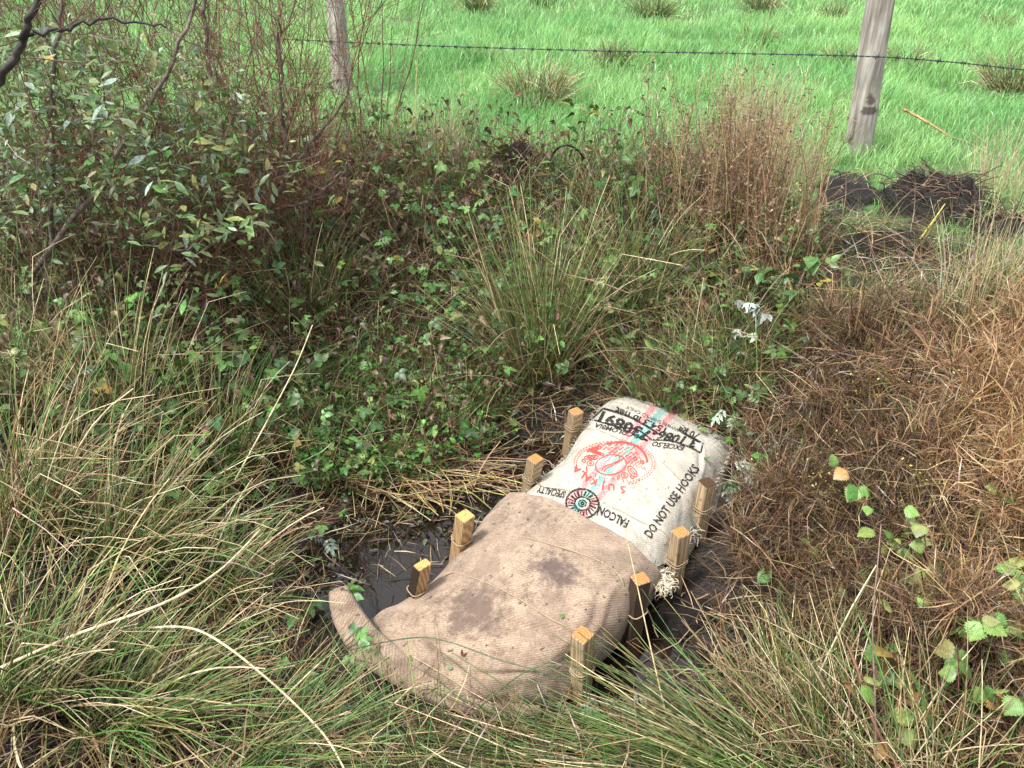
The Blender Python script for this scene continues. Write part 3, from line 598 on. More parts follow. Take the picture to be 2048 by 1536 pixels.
# string
M_string = veg_mat('sisal_string', 'attr', .8, 0, .2, .3, 300)
def string(px_pts, ends, label, bv, tails=(), r=.0022):
    g = Geo(); mid = [q for q in (on_cloth(bv, x, y, r * 1.1) for x, y in px_pts) if q is not None]
    col = np.array([[.34, .265, .17]])
    def loop(k, px, z, turns, w=.049):
        T, B = ST[k]; f = (z - B[2]) / (T[2] - B[2]); C = B + (T - B) * f; out = []
        for i in range(int(turns * 8) + 1):
            a = i * math.pi / 4 + .6; rr = .036 if i % 2 else .030; out.append(C + np.array([rr * math.cos(a), rr * math.sin(a), .006 * i / 4 - .006 * turns]))
        return out
    for k, z, turns in ends:
        lp = np.array(loop(k, 0, z, turns)); tube(g, spline(lp, len(lp) * 3)[None], np.full((1, len(lp) * 3), r), col, sides=6)
    def anchor(k, z, toward):
        T, B = ST[k]; C = B + (T - B) * (z - B[2]) / (T[2] - B[2]); d = toward - C; d[2] = 0; return C + d / np.linalg.norm(d) * .03
    full = [anchor(ends[0][0], ends[0][1], mid[0])] + mid + [anchor(ends[1][0], ends[1][1], mid[-1])]
    n_ = len(full) * 8; tube(g, spline(full, n_)[None], np.full((1, n_), r), col, sides=6)
    for tl in tails:
        q = spline([P(*c) for c in tl], 30); tube(g, q[None], np.full((1, 30), r), col, sides=6)
    o = g.build('string', M_string, None, full[len(full) // 2]); tag(o, label, 'string', 'strings tied over the sacks')
string([(955, 1072), (1000, 1068), (1060, 1078), (1110, 1092), (1160, 1108), (1200, 1124), (1230, 1143), (1246, 1170)], ((3, .16, 1.6), (6, .16, 1)), 'string over the brown sack from the pool stake to the muddy stake', bvB, [[(1287, 1208, .15), (1296, 1222, .12), (1306, 1245, .08), (1310, 1262, .06), (1316, 1274, .04)]])
string([(872, 1150), (905, 1146), (950, 1158), (1000, 1178), (1050, 1205), (1100, 1238), (1140, 1262)], ((4, .10, 1), (5, .13, 2)), 'string over the brown sack from the short stake to the front corner stake', bvB, [[(1170, 1345, .12), (1185, 1325, .15), (1192, 1310, .16)]])
string([(1090, 975), (1130, 980), (1180, 998), (1240, 1022), (1290, 1048), (1330, 1068)], ((2, .17, 2), (7, .15, 2)), 'thin string crossing the cream sack above the word FALCON', bvW, (), .0015)
string([(1178, 858), (1200, 862), (1240, 880), (1290, 905), (1330, 930), (1360, 960), (1385, 982)], ((1, .19, 2), (8, .17, 2)), 'thin string crossing the red emblem on the cream sack', bvW, (), .0015)

# ------------------------------------------------------------------ fence
M_post, n, l, b = mat('weathered_post'); b.inputs['Roughness'].default_value = .8
tc = N(n, 'ShaderNodeTexCoord'); mp = N(n, 'ShaderNodeMapping'); mp.inputs['Scale'].default_value = (1, 1, .07); l.new(tc.outputs['Object'], mp.inputs[0])
nz = N(n, 'ShaderNodeTexNoise', _Scale=45., _Detail=6., _Roughness=.65); l.new(mp.outputs[0], nz.inputs['Vector'])
r = ramp(n, [(.3, (.13, .11, .09)), (.48, (.30, .27, .23)), (.66, (.50, .47, .42))]); l.new(nz.outputs['Fac'], r.inputs['Fac'])
at = N(n, 'ShaderNodeAttribute', attribute_name='Col'); sep = N(n, 'ShaderNodeSeparateColor'); l.new(at.outputs['Color'], sep.inputs[0])
n3 = N(n, 'ShaderNodeTexNoise', _Scale=6., _Detail=4.); l.new(tc.outputs['Object'], n3.inputs['Vector']); r3 = ramp(n, [(.4, (.8, .8, .8)), (.65, (1.1, 1.08, 1.02))]); l.new(n3.outputs['Fac'], r3.inputs['Fac'])
c = mixc(n, l, 'MULTIPLY', 1., r.outputs[0], r3.outputs[0]); c = mixc(n, l, 'MIX', sep.outputs[0], c, (.06, .04, .03)); l.new(c, b.inputs['Base Color'])
bp = N(n, 'ShaderNodeBump', _Strength=.7, _Distance=.006); l.new(nz.outputs['Fac'], bp.inputs['Height']); l.new(bp.outputs[0], b.inputs['Normal'])
PB = {}
fence = thing('wire_fence', 'barbed wire fence on grey weathered round posts along the field', 'fence', G(1715, 305))
for key, bot, top, w0, lab in (('R', (1715, 308), (1763, -20), .078, 'leaning grey post with dark bark scar, by the dug peat'), ('L', (687, 195), (669, -20), .074, 'grey post behind the bare red twigs')):
    B = G(*bot); y = B[1]; T = PD(*top, y + .03); ax = T - B; T = T + ax * .25; B = B - ax * .12; k = 110; S_ = 44
    z = np.linspace(0, 1, k); ph = np.arange(S_) * 2 * math.pi / S_; cs = 1.0 - .10 * z
    if key == 'R': cs = cs - .22 * np.clip((.16 - z) / .16, 0, 1)
    p = B + (T - B) * z[:, None]; rr = w0 * cs[:, None] * (1 + .10 * vnoise(ph[None] * 1.2 + 0 * z[:, None], z[:, None] * 5 + 0 * ph[None]) + .03 * vnoise(ph[None] * 6, z[:, None] * 30))
    V = p[:, None] + np.stack([rr * np.cos(ph), rr * np.sin(ph), 0 * rr], -1); g = Geo()
    ii = np.arange(k - 1)[:, None] * S_; j = np.arange(S_)[None]; F = np.stack([ii + j, ii + (j + 1) % S_, ii + S_ + (j + 1) % S_, ii + S_ + j], -1).reshape(-1, 4)
    C = np.zeros((k, S_, 3)); pq = pix(V)
    if key == 'R':
        for (cx, cy, rx, ry) in ((1741, 200, 7, 11), (1738, 222, 14, 8), (1700, 280, 4, 8)): C[..., 0] = np.maximum(C[..., 0], (((pq[..., 0] - cx) / rx) ** 2 + ((pq[..., 1] - cy) / ry) ** 2 < 1.3 + 1.6 * vnoise(pq[..., 0] * .35, pq[..., 1] * .35)) * .85)
    g.add(V, F, C.reshape(-1, 3)); g.add(V[-1], [list(range(S_))], np.zeros(3))
    o = g.build('post', M_post, fence, fence.location); o['label'] = lab; PB[key] = (B, T)
M_wire, n, l, b = mat('galvanised_wire'); b.inputs['Base Color'].default_value = (.05, .06, .065, 1); b.inputs['Metallic'].default_value = .6; b.inputs['Roughness'].default_value = .5
yL = PB['L'][0][1] - .09; yR = PB['R'][0][1] - .09
wp = [PD(560, 78, yL + .3), PD(684, 84, yL), PD(900, 93, yL + (yR - yL) * .27), PD(1215, 102, yL + (yR - yL) * .6), PD(1480, 107, yL + (yR - yL) * .83), PD(1738, 113, yR), PD(1900, 124, yR - .12), PD(2060, 141, yR - .25), PD(2250, 160, yR - .4)]
w = spline(wp, 420); s = np.arange(420); tt = np.gradient(w, axis=0); tt /= np.linalg.norm(tt, axis=1, keepdims=True); sd = np.cross(tt, [0, 0, 1.])
g = Geo()
for ph in (0, math.pi):
    q = w + .0021 * (sd * np.cos(s * 1.1 + ph)[:, None] + np.array([0, 0, 1.]) * np.sin(s * 1.1 + ph)[:, None]); tube(g, q[None], np.full((1, 420), .0019), np.zeros((1, 3)), sides=4)
wire = g.build('barbed_wire', M_wire, fence, fence.location)
g = Geo(); a = np.linspace(0, 4 * math.pi, 16); coil = np.stack([(a / a[-1] - .5) * .022, .0065 * np.cos(a), .0065 * np.sin(a)], 1)
tube(g, coil[None], np.full((1, 16), .0021), np.zeros((1, 3)))
for x, d in ((-.01, (.3, .3, .9)), (.01, (-.3, -.5, -.85)), (-.006, (.1, .9, -.4)), (.006, (-.2, -.8, .5))):
    d = np.array(d) / np.linalg.norm(d); q = np.array([x, 0, 0]) + d * np.linspace(0, .019, 3)[:, None]; tube(g, q[None], np.array([[.0026, .0022, .0006]]), np.zeros((1, 3)))
barb0 = g.build('barb', M_wire, wire); cum = np.concatenate([[0], np.cumsum(np.linalg.norm(np.diff(w, axis=0), axis=1))]); nb = int(cum[-1] / .105)
for i in range(nb):
    o = barb0 if i == 0 else barb0.copy()
    if i: COL.objects.link(o); o.parent = wire
    k = int(np.searchsorted(cum, (i + .5) * .105 + rng.normal(0, .012))); k = min(k, 419)
    o.location = Vector(w[k]) - fence.location; o.rotation_euler = (rng.uniform(0, 6), rng.normal(0, .1), math.atan2(tt[k, 1], tt[k, 0]))

# ------------------------------------------------------------------ field grass
def field():
    g = Geo()
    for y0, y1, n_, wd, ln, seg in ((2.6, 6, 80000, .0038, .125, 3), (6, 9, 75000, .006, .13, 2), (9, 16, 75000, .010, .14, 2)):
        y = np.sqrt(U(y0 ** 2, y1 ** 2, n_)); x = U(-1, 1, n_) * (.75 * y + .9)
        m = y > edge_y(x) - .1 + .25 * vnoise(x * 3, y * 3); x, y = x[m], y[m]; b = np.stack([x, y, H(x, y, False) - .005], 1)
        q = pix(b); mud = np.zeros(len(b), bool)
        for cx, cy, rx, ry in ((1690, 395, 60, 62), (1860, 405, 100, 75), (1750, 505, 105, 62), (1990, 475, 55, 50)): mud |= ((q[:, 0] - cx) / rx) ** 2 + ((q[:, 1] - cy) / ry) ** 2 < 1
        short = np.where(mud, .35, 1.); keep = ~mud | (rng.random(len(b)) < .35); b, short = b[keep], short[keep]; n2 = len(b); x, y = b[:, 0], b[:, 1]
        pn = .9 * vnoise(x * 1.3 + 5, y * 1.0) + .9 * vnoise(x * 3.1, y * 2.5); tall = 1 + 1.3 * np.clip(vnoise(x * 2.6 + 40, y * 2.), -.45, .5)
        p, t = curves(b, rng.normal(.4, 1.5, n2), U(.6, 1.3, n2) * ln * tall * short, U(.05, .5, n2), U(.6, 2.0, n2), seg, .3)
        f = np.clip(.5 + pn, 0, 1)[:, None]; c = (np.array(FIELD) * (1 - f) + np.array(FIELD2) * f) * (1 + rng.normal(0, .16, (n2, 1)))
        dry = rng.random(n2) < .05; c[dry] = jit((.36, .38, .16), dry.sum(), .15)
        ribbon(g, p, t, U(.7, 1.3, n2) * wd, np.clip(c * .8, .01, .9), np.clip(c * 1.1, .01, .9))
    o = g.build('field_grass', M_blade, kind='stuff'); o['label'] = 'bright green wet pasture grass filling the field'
field()

# ------------------------------------------------------------------ rushes
def rushes(g, base, n_, rad, L, lean, droop, cols, wts, wd, az0=None, azs=3.14, seg=5, kink=.15, flat=False, tipc=None):
    a = U(0, 2 * math.pi, n_) if az0 is None else rng.normal(az0, azs, n_); r = np.sqrt(rng.random(n_)) * rad; ra = U(0, 2 * math.pi, n_)
    b = np.stack([base[0] + r * np.cos(ra), base[1] + r * np.sin(ra)], 1); b = np.concatenate([b, H(b[:, 0], b[:, 1], False)[:, None] - .02], 1)
    if az0 is None: a = np.where(rng.random(n_) < .7, ra + rng.normal(0, .5, n_), a)
    th0 = np.abs(rng.normal(lean[0], lean[1], n_)); th1 = th0 + np.abs(rng.normal(droop[0], droop[1], n_))
    p, t = curves(b, a, U(L[0], L[1], n_), th0, th1, seg, .1, kink, 1.6)
    gz = H(p[..., 0], p[..., 1], False) + .008; p[..., 2] = np.maximum(p[..., 2], gz)
    c = pick(cols, wts, n_, .18); c2_ = c if tipc is None else np.where(rng.random((n_, 1)) < .4, jit(tipc, n_, .15), c)
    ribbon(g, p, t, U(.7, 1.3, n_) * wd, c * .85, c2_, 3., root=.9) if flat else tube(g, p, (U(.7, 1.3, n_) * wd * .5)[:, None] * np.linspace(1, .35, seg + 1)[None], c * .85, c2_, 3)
    return p
FG = 'tall rush tussocks in front and to the left'
def tussock(label, base, group, nG, nD, L=(.4, .8), lean=(.35, .25), droop=(.5, .4), rad=.1, wd=.0042, az0=None, azs=3.14, singles=0, cols=(GREEN, GREEN2, DKGREEN), dcols=(STRAW, PALE, TAN), dw=(3, 2.4, 2), kink=.35, name='rush_tussock', cat='rush tussock', litter=True):
    t = thing(name, label, cat, base, group)
    if group == FG: nG, nD, wd = int(nG * 1.5), int(nD * 1.3), wd * .86
    if nG:
        g = Geo(); rushes(g, base, nG, rad, L, lean, droop, cols, (3, 2, 1)[:len(cols)], wd, az0, azs, kink=kink * .4, tipc=(.28, .2, .08)); g.build('green_stems', M_stem, t, base, kind='stuff')
    if nD:
        g = Geo(); rushes(g, base, nD, rad, (L[0] * .7, L[1]), (lean[0] + .1, lean[1]), (droop[0] + .1, droop[1]), dcols, dw, wd * .95, az0, azs, kink=kink); g.build('dead_stems', M_stem, t, base, kind='stuff')
    for i in range(singles):
        g = Geo(); rushes(g, base, 1, rad, (L[1] * .8, L[1] * 1.1), lean, droop, (GREEN, STRAW, PALE, TAN), (2, 2, 3, 1), wd * rng.uniform(1.2, 1.9), az0, azs, seg=8, kink=.3); g.build('stem', M_stem, t, base)
    return t
FT = 'rush tufts out in the field'; BK = 'rush tussocks around the ditch'
for i, (px, py, n_, L_, dry, lab) in enumerate((
    (1072, 205, 300, .34, .6, 'large straw and green rush tuft below the barbed wire mid field'),
    (1222, 130, 150, .24, .45, 'rush tuft touching the wire, just right of the large tuft'),
    (1305, 42, 220, .32, .35, 'dark wide rush tuft near the top of the field centre'),
    (1520, 26, 170, .3, .35, 'dark low rush tuft, highest one left of the leaning post'),
    (1515, 85, 90, .2, .4, 'small thin rush tuft above the wire, left of the leaning post'),
    (1692, 140, 140, .26, .4, 'rush tuft just left of the leaning post under the wire'),
    (1810, 145, 140, .26, .55, 'rush tuft just right of the leaning post under the wire'),
    (2025, 190, 280, .36, .5, 'big rush tuft at the right end of the wire'),
    (955, 24, 150, .3, .3, 'dark grass tuft at the far left of the open field'),
    (1085, 8, 140, .28, .35, 'far dark tuft above the large straw tuft'),
    (1925, 10, 130, .26, .4, 'far rush tuft to the right of the leaning post'),
    (1990, 62, 120, .2, .3, 'small dark tuft above the wire at the right'),
    (960, 118, 90, .16, .6, 'short pale tuft under the wire, left of the large tuft'),
    (1660, 40, 110, .2, .35, 'faint rush tuft behind the leaning post top'))):
    b = G(px, py); d = b[1]
    tussock(lab, b, FT, int(n_ * 1.4 * (1 - dry)), int(n_ * 1.1 * dry), (L_ * .6, L_ * 1.15), (.5, .25), (.5, .3), .11 + .06 * (n_ > 200), .003 + .0008 * d, cols=((.10, .21, .06), (.14, .26, .08), (.06, .12, .04)), dcols=(STRAW, PALE, TAN), name='rush_tuft', cat='rush tuft')


b = G(1080, 745); tussock('big fountain shaped rush tussock on the far bank behind the sacks', b, BK, 330, 200, (.4, .92), (.31, .18), (.3, .25), .13, .0042, singles=14)
for (px, py, nG, nD, L_, lab) in ((1250, 640, 200, 60, .7, 'upright green rush clump right of the fountain shaped tussock'), (610, 640, 200, 50, .55, 'dark green rush clump beneath the bare twig shrub'),
    (1340, 800, 150, 70, .45, 'drooping grass clump hanging over the printed end of the cream sack'), (1450, 760, 160, 90, .5, 'dark grass clump behind the right end of the cream sack')):
    tussock(lab, G(px, py), BK, nG, nD, (L_ * .6, L_), (.35, .2), (.5, .3), .14, .004, singles=6)
for (px, py, nG, nD, L, lean, droop, az0, azs, sg, wd, lab) in (
    (40, 830, 60, 90, (.35, .75), (.3, .2), (.4, .3), None, 3, 8, .005, 'tall straw rushes at the left edge under the leafy shrub'),
    (250, 880, 70, 80, (.35, .75), (.25, .2), (.4, .3), None, 3, 8, .005, 'tall mixed rushes left of the bramble mat'),
    (430, 960, 70, 50, (.3, .6), (.3, .2), (.5, .3), None, 3, 6, .005, 'greener rushes beside the bramble mat and pool'),
    (60, 1080, 80, 120, (.4, .7), (.4, .25), (.6, .4), .3, 1.3, 16, .006, 'dense straw tussock at the left edge, arching to the right'),
    (260, 1130, 90, 100, (.35, .65), (.5, .25), (.7, .4), .1, 1., 18, .006, 'dense green and straw tussock arching towards the sack horn'),
    (430, 1190, 80, 60, (.25, .45), (.7, .25), (.6, .4), .1, 1.1, 10, .0055, 'low tussock just left of the sack horn'),
    (60, 1400, 90, 80, (.35, .6), (.6, .25), (.6, .4), .2, 1.1, 16, .006, 'tussock in the lower left corner'),
    (250, 1440, 110, 70, (.3, .52), (.95, .25), (.5, .3), .0, .8, 16, .006, 'flattened tussock in front of the rolled sack hem'),
    (500, 1530, 100, 60, (.28, .45), (1.2, .2), (.35, .3), .1, .8, 12, .0055, 'flattened dark tussock at the bottom edge left of the hem'),
    (1545, 1405, 30, 120, (.15, .33), (.55, .3), (.3, .3), None, 3, 34, .0055, 'sheaf of pale straw rushes right of the small puddle'),
    (1650, 1510, 60, 90, (.25, .5), (.5, .25), (.3, .25), 2.2, 1.2, 18, .0055, 'straw rushes leaning back from the lower right edge'),
    (1430, 1555, 130, 40, (.35, .62), (1.42, .1), (.15, .1), 3.05, .22, 18, .0055, 'green rushes combed flat along the bottom edge'),
    (1180, 1550, 150, 50, (.35, .6), (1.45, .1), (.15, .1), 3.1, .25, 16, .0055, 'green rushes lying flat in front of the brown sack'),
    (1850, 1600, 50, 70, (.25, .5), (.4, .25), (.4, .3), 2.2, 1.6, 12, .005, 'pale and green rushes at the lower right edge below the yellowing bramble'),
    (1560, 1570, 110, 60, (.35, .65), (1.25, .15), (.2, .15), 2.9, .35, 14, .006, 'rushes sweeping left from the lower right corner'),
    (850, 1570, 140, 60, (.3, .5), (1.4, .12), (.2, .15), 3.0, .6, 10, .0055, 'short flattened rushes at the bottom edge centre')):
    tussock(lab, G(px, py), FG, nG, nD, L, lean, droop, .11, wd, az0, azs, sg, dcols=(PALE, STRAW, TAN) if px > 1450 else (STRAW, PALE, TAN))

# ------------------------------------------------------------------ ground cover between the named plants
def litter():
    g = Geo()
    p0 = np.concatenate([ground_pts(26000, -2.6, 2.6, .7, 4.6, None, (DAM, *POOLS)), ground_pts(3000, -.9, .9, 1.2, 3.0, None, (DAM,))])
    p0 = p0[p0[:, 1] < edge_y(p0[:, 0]) + .15]; n_ = len(p0); p0[:, 2] += U(0, .05, n_)
    p, t = curves(p0, U(0, 6.28, n_), U(.05, .28, n_), U(.9, 1.7, n_), U(1.2, 1.9, n_), 3, .5)
    p[..., 2] = np.maximum(p[..., 2], H(p[..., 0], p[..., 1], False) + .004)
    ribbon(g, p, t, U(.002, .0045, n_), *(pick((STRAW, TAN, BROWN, DKBROWN, PALE), (2, 3, 4, 4, .7), n_, .25),) * 2, taper=4.)
    # standing thin grass all over the banks
    p1 = ground_pts(15000, -2.6, 2.6, .7, 4.6, None, (DAM, *POOLS)); p1 = p1[(p1[:, 1] < edge_y(p1[:, 0]) + .1) & (p1[:, 2] > .03)]; n_ = len(p1)
    p, t = curves(p1, U(0, 6.28, n_), U(.08, .3, n_), U(.1, .8, n_), U(.5, 1.9, n_), 4, .4, .2)
    ribbon(g, p, t, U(.002, .0045, n_), *(pick((GREEN, DKGREEN, STRAW, TAN, BROWN), (3, 3, 2, 2, 3), n_, .2),) * 2)
    g.build('bank_litter', M_blade, kind='stuff')['label'] = 'dead stems and thin grass covering the ditch banks'
litter()
def pool_bits():
    g = Geo(); n_ = 2600
    x = U(-.95, .3, n_); y = U(1.6, 2.85, n_); p = np.stack([x, y, np.maximum(H(x, y, False), -.008) + .004], 1)
    k = pip(p[:, :2], POOLS[0]) & clear_of(p, (DAM,)) & (vnoise(x * 5 + 3, y * 5) + .5 * vnoise(x * 14, y * 14) > -.08 + .7 * pip(pix(p), [(720, 1120), (780, 1080), (900, 1075), (905, 1130), (850, 1190), (790, 1225), (725, 1200)])); p = p[k]; n_ = len(p)
    leaf_mass(g, 'small', p, U(0, 6.28, n_), rng.normal(0, .2, n_), rng.normal(0, .3, n_), U(.012, .035, n_), pick(((.07, .10, .04), (.10, .12, .07), (.05, .04, .03), (.16, .16, .12)), (2, 2, 4, 1), n_, .3))
    q = ground_pts(900, -.9, .9, 1.3, 2.8, None, (DAM,)); q = q[q[:, 2] < .03]; q[:, 2] = np.maximum(q[:, 2], -.008) + .004; n_ = len(q)
    pp, t = curves(q, U(0, 6.28, n_), U(.03, .12, n_), np.full(n_, 1.52), np.full(n_, 1.57), 2, .2); ribbon(g, pp, t, U(.002, .004, n_), *(pick((STRAW, TAN, DKBROWN, PALE), (2, 2, 3, 1), n_),) * 2, taper=6.)
    g.build('floating_debris', M_leafa, kind='stuff')['label'] = 'small leaves and broken stems floating on the pool'
pool_bits()
def cut_straw():
    g = Geo(); poly = [(640, 900), (760, 890), (960, 930), (1010, 1010), (880, 1040), (760, 1020), (640, 990)]
    p0 = ground_pts(26000, -.9, .1, 2.0, 2.8, poly, (DAM,)); n_ = len(p0); p0[:, 2] = np.maximum(p0[:, 2], 0) + U(.005, .06, n_)
    p, t = curves(p0, rng.normal(-.3, .8, n_), U(.06, .3, n_), rng.normal(1.48, .12, n_), rng.normal(1.6, .08, n_), 3, .15); p[..., 2] = np.maximum(p[..., 2], .006)
    k = rng.random(n_) < .045
    tube(g, p[k], np.full((k.sum(), 4), .0022), pick(((.30, .22, .11), STRAW, (.28, .26, .08), TAN, BROWN), (3, 2, 2, 3, 3), k.sum(), .25), sides=3)
    g.build('cut_straw', M_stem, kind='stuff')['label'] = 'flattened cut straw mat at the edge of the pool'
cut_straw()
def cover_leaves():
    g = Geo()
    area = [(-50, 250), (400, 330), (700, 300), (1000, 330), (1300, 330), (1560, 420), (1640, 560), (1560, 780), (1500, 1000), (1420, 900), (1180, 800), (1050, 830), (930, 950), (640, 1000), (400, 1000), (-50, 900)]
    p = ground_pts(13000, -2.6, 1.6, 1.9, 4.6, area, (DAM, *POOLS)); n_ = len(p); hgt = rng.random(n_) ** 1.2 * (.40 - .18 * (p[:, 0] > .6)); top = p + np.stack([rng.normal(0, .05, n_), rng.normal(-.03, .05, n_), hgt], 1)
    kind = vnoise(p[:, 0] * 2.5 + 9, p[:, 1] * 2.5) + rng.normal(0, .25, n_) + .12 * (p[:, 1] < 3.1) - .1 * (p[:, 1] > 3.6)
    for shp, sel, cols, w, sz in (('bramble', kind > .2, (LEAFG, LEAFB, OLIVE, YELL), (4, 4, 1, .2), (.04, .1)), ('oval', (kind > .1) & (kind <= .2), (LEAFG, LEAFB, OLIVE), (3, 3, 2), (.02, .05)), ('pinnate', (kind > .02) & (kind <= .1), (LEAFG, LEAFB, GREEN2), (3, 2, 1), (.04, .08)),
        ('willow', (kind > -.03) & (kind <= .02), (OLIVE, LEAFB, LEAFG, DEADL), (3, 3, 2, 2), (.03, .07)), ('curl', kind <= -.03, (DEADL, PURP, BROWN, (.22, .165, .12), OLIVE), (3, 3, 4, 1.2, 2), (.02, .05))):
        m = sel.sum(); leaf_mass(g, shp, top[sel], U(0, 6.28, m), rng.normal(-.15, .55, m), rng.normal(0, .6, m), sz[0] + (sz[1] - sz[0]) * rng.random(m) ** 1.6, pick(cols, w, m, .28))
    k = rng.random(n_) < .5; m = k.sum(); q = np.linspace(0, 1, 3)[None, :, None]; path = p[k][:, None] * (1 - q) + top[k][:, None] * q
    tube(g, path, np.full((m, 3), .0011), pick((BROWN, REDTWIG, DKGREEN), (3, 2, 2), m), sides=3)
    p = ground_pts(17000, -2.6, 1.6, 2.2, 4.6, area, (DAM, *POOLS)); n_ = len(p); p[:, 2] += rng.random(n_) * .12
    q, t = curves(p, U(0, 6.28, n_), U(.12, .42, n_), U(.1, 1.2, n_), U(.7, 2., n_), 4, .35, .3); ribbon(g, q, t, U(.002, .004, n_), *(pick((TAN, BROWN, STRAW, DKGREEN, GREEN, REDTWIG), (3, 4, 2, 2, 2, 2), n_, .25),) * 2, taper=3.)
    g.build('bank_undergrowth', M_leafa, kind='stuff')['label'] = 'mixed green and withered leaves covering the far bank'
cover_leaves()
def fresh_green():
    g = Geo(); poly = [(600, 740), (720, 690), (900, 700), (1010, 800), (1030, 890), (930, 970), (760, 1000), (640, 1010), (560, 900)]
    p = ground_pts(30000, -1.4, .4, 1.9, 3.5, poly, (DAM, POOLS[0])); p = p[rng.random(len(p)) < .9]; n_ = len(p); p[:, 2] = np.maximum(p[:, 2], 0) + rng.random(n_) ** 1.4 * .17
    k = vnoise(p[:, 0] * 5, p[:, 1] * 5) + rng.normal(0, .15, n_) > -.12; p = p[k]; n_ = len(p)
    h = rng.random(n_)
    for shp, sel, sz in (('bramble', h < .3, (.025, .06)), ('oval', (h >= .3) & (h < .6), (.015, .035)), ('small', h >= .6, (.012, .03))):
        m = sel.sum(); leaf_mass(g, shp, p[sel], U(0, 6.28, m), rng.normal(0, .5, m), rng.normal(0, .5, m), U(*sz, m), pick(((.10, .27, .05), (.16, .34, .07), LEAFB, OLIVE), (4, 3, 3, 1), m, .25))
    q = p[:2600]; q = q - np.array([0, 0, .05]); n_ = len(q); c, t = curves(q, U(0, 6.28, n_), U(.06, .2, n_), U(.1, .8, n_), U(.6, 1.9, n_), 4, .4, .2); ribbon(g, c, t, U(.002, .004, n_), *(pick(((.11, .28, .05), GREEN, STRAW, BROWN), (4, 3, 1, 1), n_, .2),) * 2)
    g.build('fresh_ground_cover', M_leafa, kind='stuff')['label'] = 'fresh green low plants filling the hollow left of the sacks'
fresh_green()
def dead_mound():
    g = Geo(); poly = [(1590, 680), (1690, 640), (1850, 640), (2200, 610), (2300, 1700), (1760, 1640), (1620, 1300), (1430, 1130), (1440, 960), (1540, 850), (1590, 740)]
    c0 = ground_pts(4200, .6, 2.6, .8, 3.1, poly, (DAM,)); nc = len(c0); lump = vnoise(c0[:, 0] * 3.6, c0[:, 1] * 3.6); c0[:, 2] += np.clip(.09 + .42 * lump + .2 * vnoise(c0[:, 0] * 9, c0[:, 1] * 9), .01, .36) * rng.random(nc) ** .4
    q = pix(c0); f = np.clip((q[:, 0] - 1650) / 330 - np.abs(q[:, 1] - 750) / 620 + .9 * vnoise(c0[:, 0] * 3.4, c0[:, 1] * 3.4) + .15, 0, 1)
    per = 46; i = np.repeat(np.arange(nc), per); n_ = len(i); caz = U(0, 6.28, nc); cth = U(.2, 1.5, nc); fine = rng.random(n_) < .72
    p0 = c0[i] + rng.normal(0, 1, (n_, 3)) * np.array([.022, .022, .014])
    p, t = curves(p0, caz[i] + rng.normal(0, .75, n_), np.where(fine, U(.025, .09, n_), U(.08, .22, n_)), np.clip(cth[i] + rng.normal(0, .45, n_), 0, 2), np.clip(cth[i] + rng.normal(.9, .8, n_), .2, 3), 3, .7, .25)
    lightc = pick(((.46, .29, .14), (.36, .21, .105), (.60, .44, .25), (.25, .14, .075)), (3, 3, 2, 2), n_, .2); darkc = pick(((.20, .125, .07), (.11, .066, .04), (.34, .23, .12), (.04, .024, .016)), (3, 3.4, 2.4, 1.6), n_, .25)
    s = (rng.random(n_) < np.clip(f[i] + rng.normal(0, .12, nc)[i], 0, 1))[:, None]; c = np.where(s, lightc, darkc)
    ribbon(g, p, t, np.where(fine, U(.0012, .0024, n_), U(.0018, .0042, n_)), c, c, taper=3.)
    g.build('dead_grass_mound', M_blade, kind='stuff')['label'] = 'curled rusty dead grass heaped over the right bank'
dead_mound()

def bank_grass():
    g = Geo(); poly = [(1590, 600), (1700, 585), (1850, 585), (1960, 545), (2150, 480), (2200, 660), (1800, 680), (1640, 700), (1570, 640)]
    p0 = ground_pts(22000, .9, 3.2, 2.2, 3.9, poly, (DAM,)); n_ = len(p0); p, t = curves(p0, U(0, 6.28, n_), U(.07, .19, n_), U(.1, .8, n_), U(.6, 2., n_), 4, .4, .15)
    ribbon(g, p, t, U(.0022, .004, n_), *(pick(((.12, .26, .06), GREEN2, STRAW, PALE, TAN), (4, 3, 3, 2, 2), n_, .2),) * 2)
    g.build('bank_grass', M_blade, kind='stuff')['label'] = 'mixed green and straw grass between the peat and the dead grass'
bank_grass()

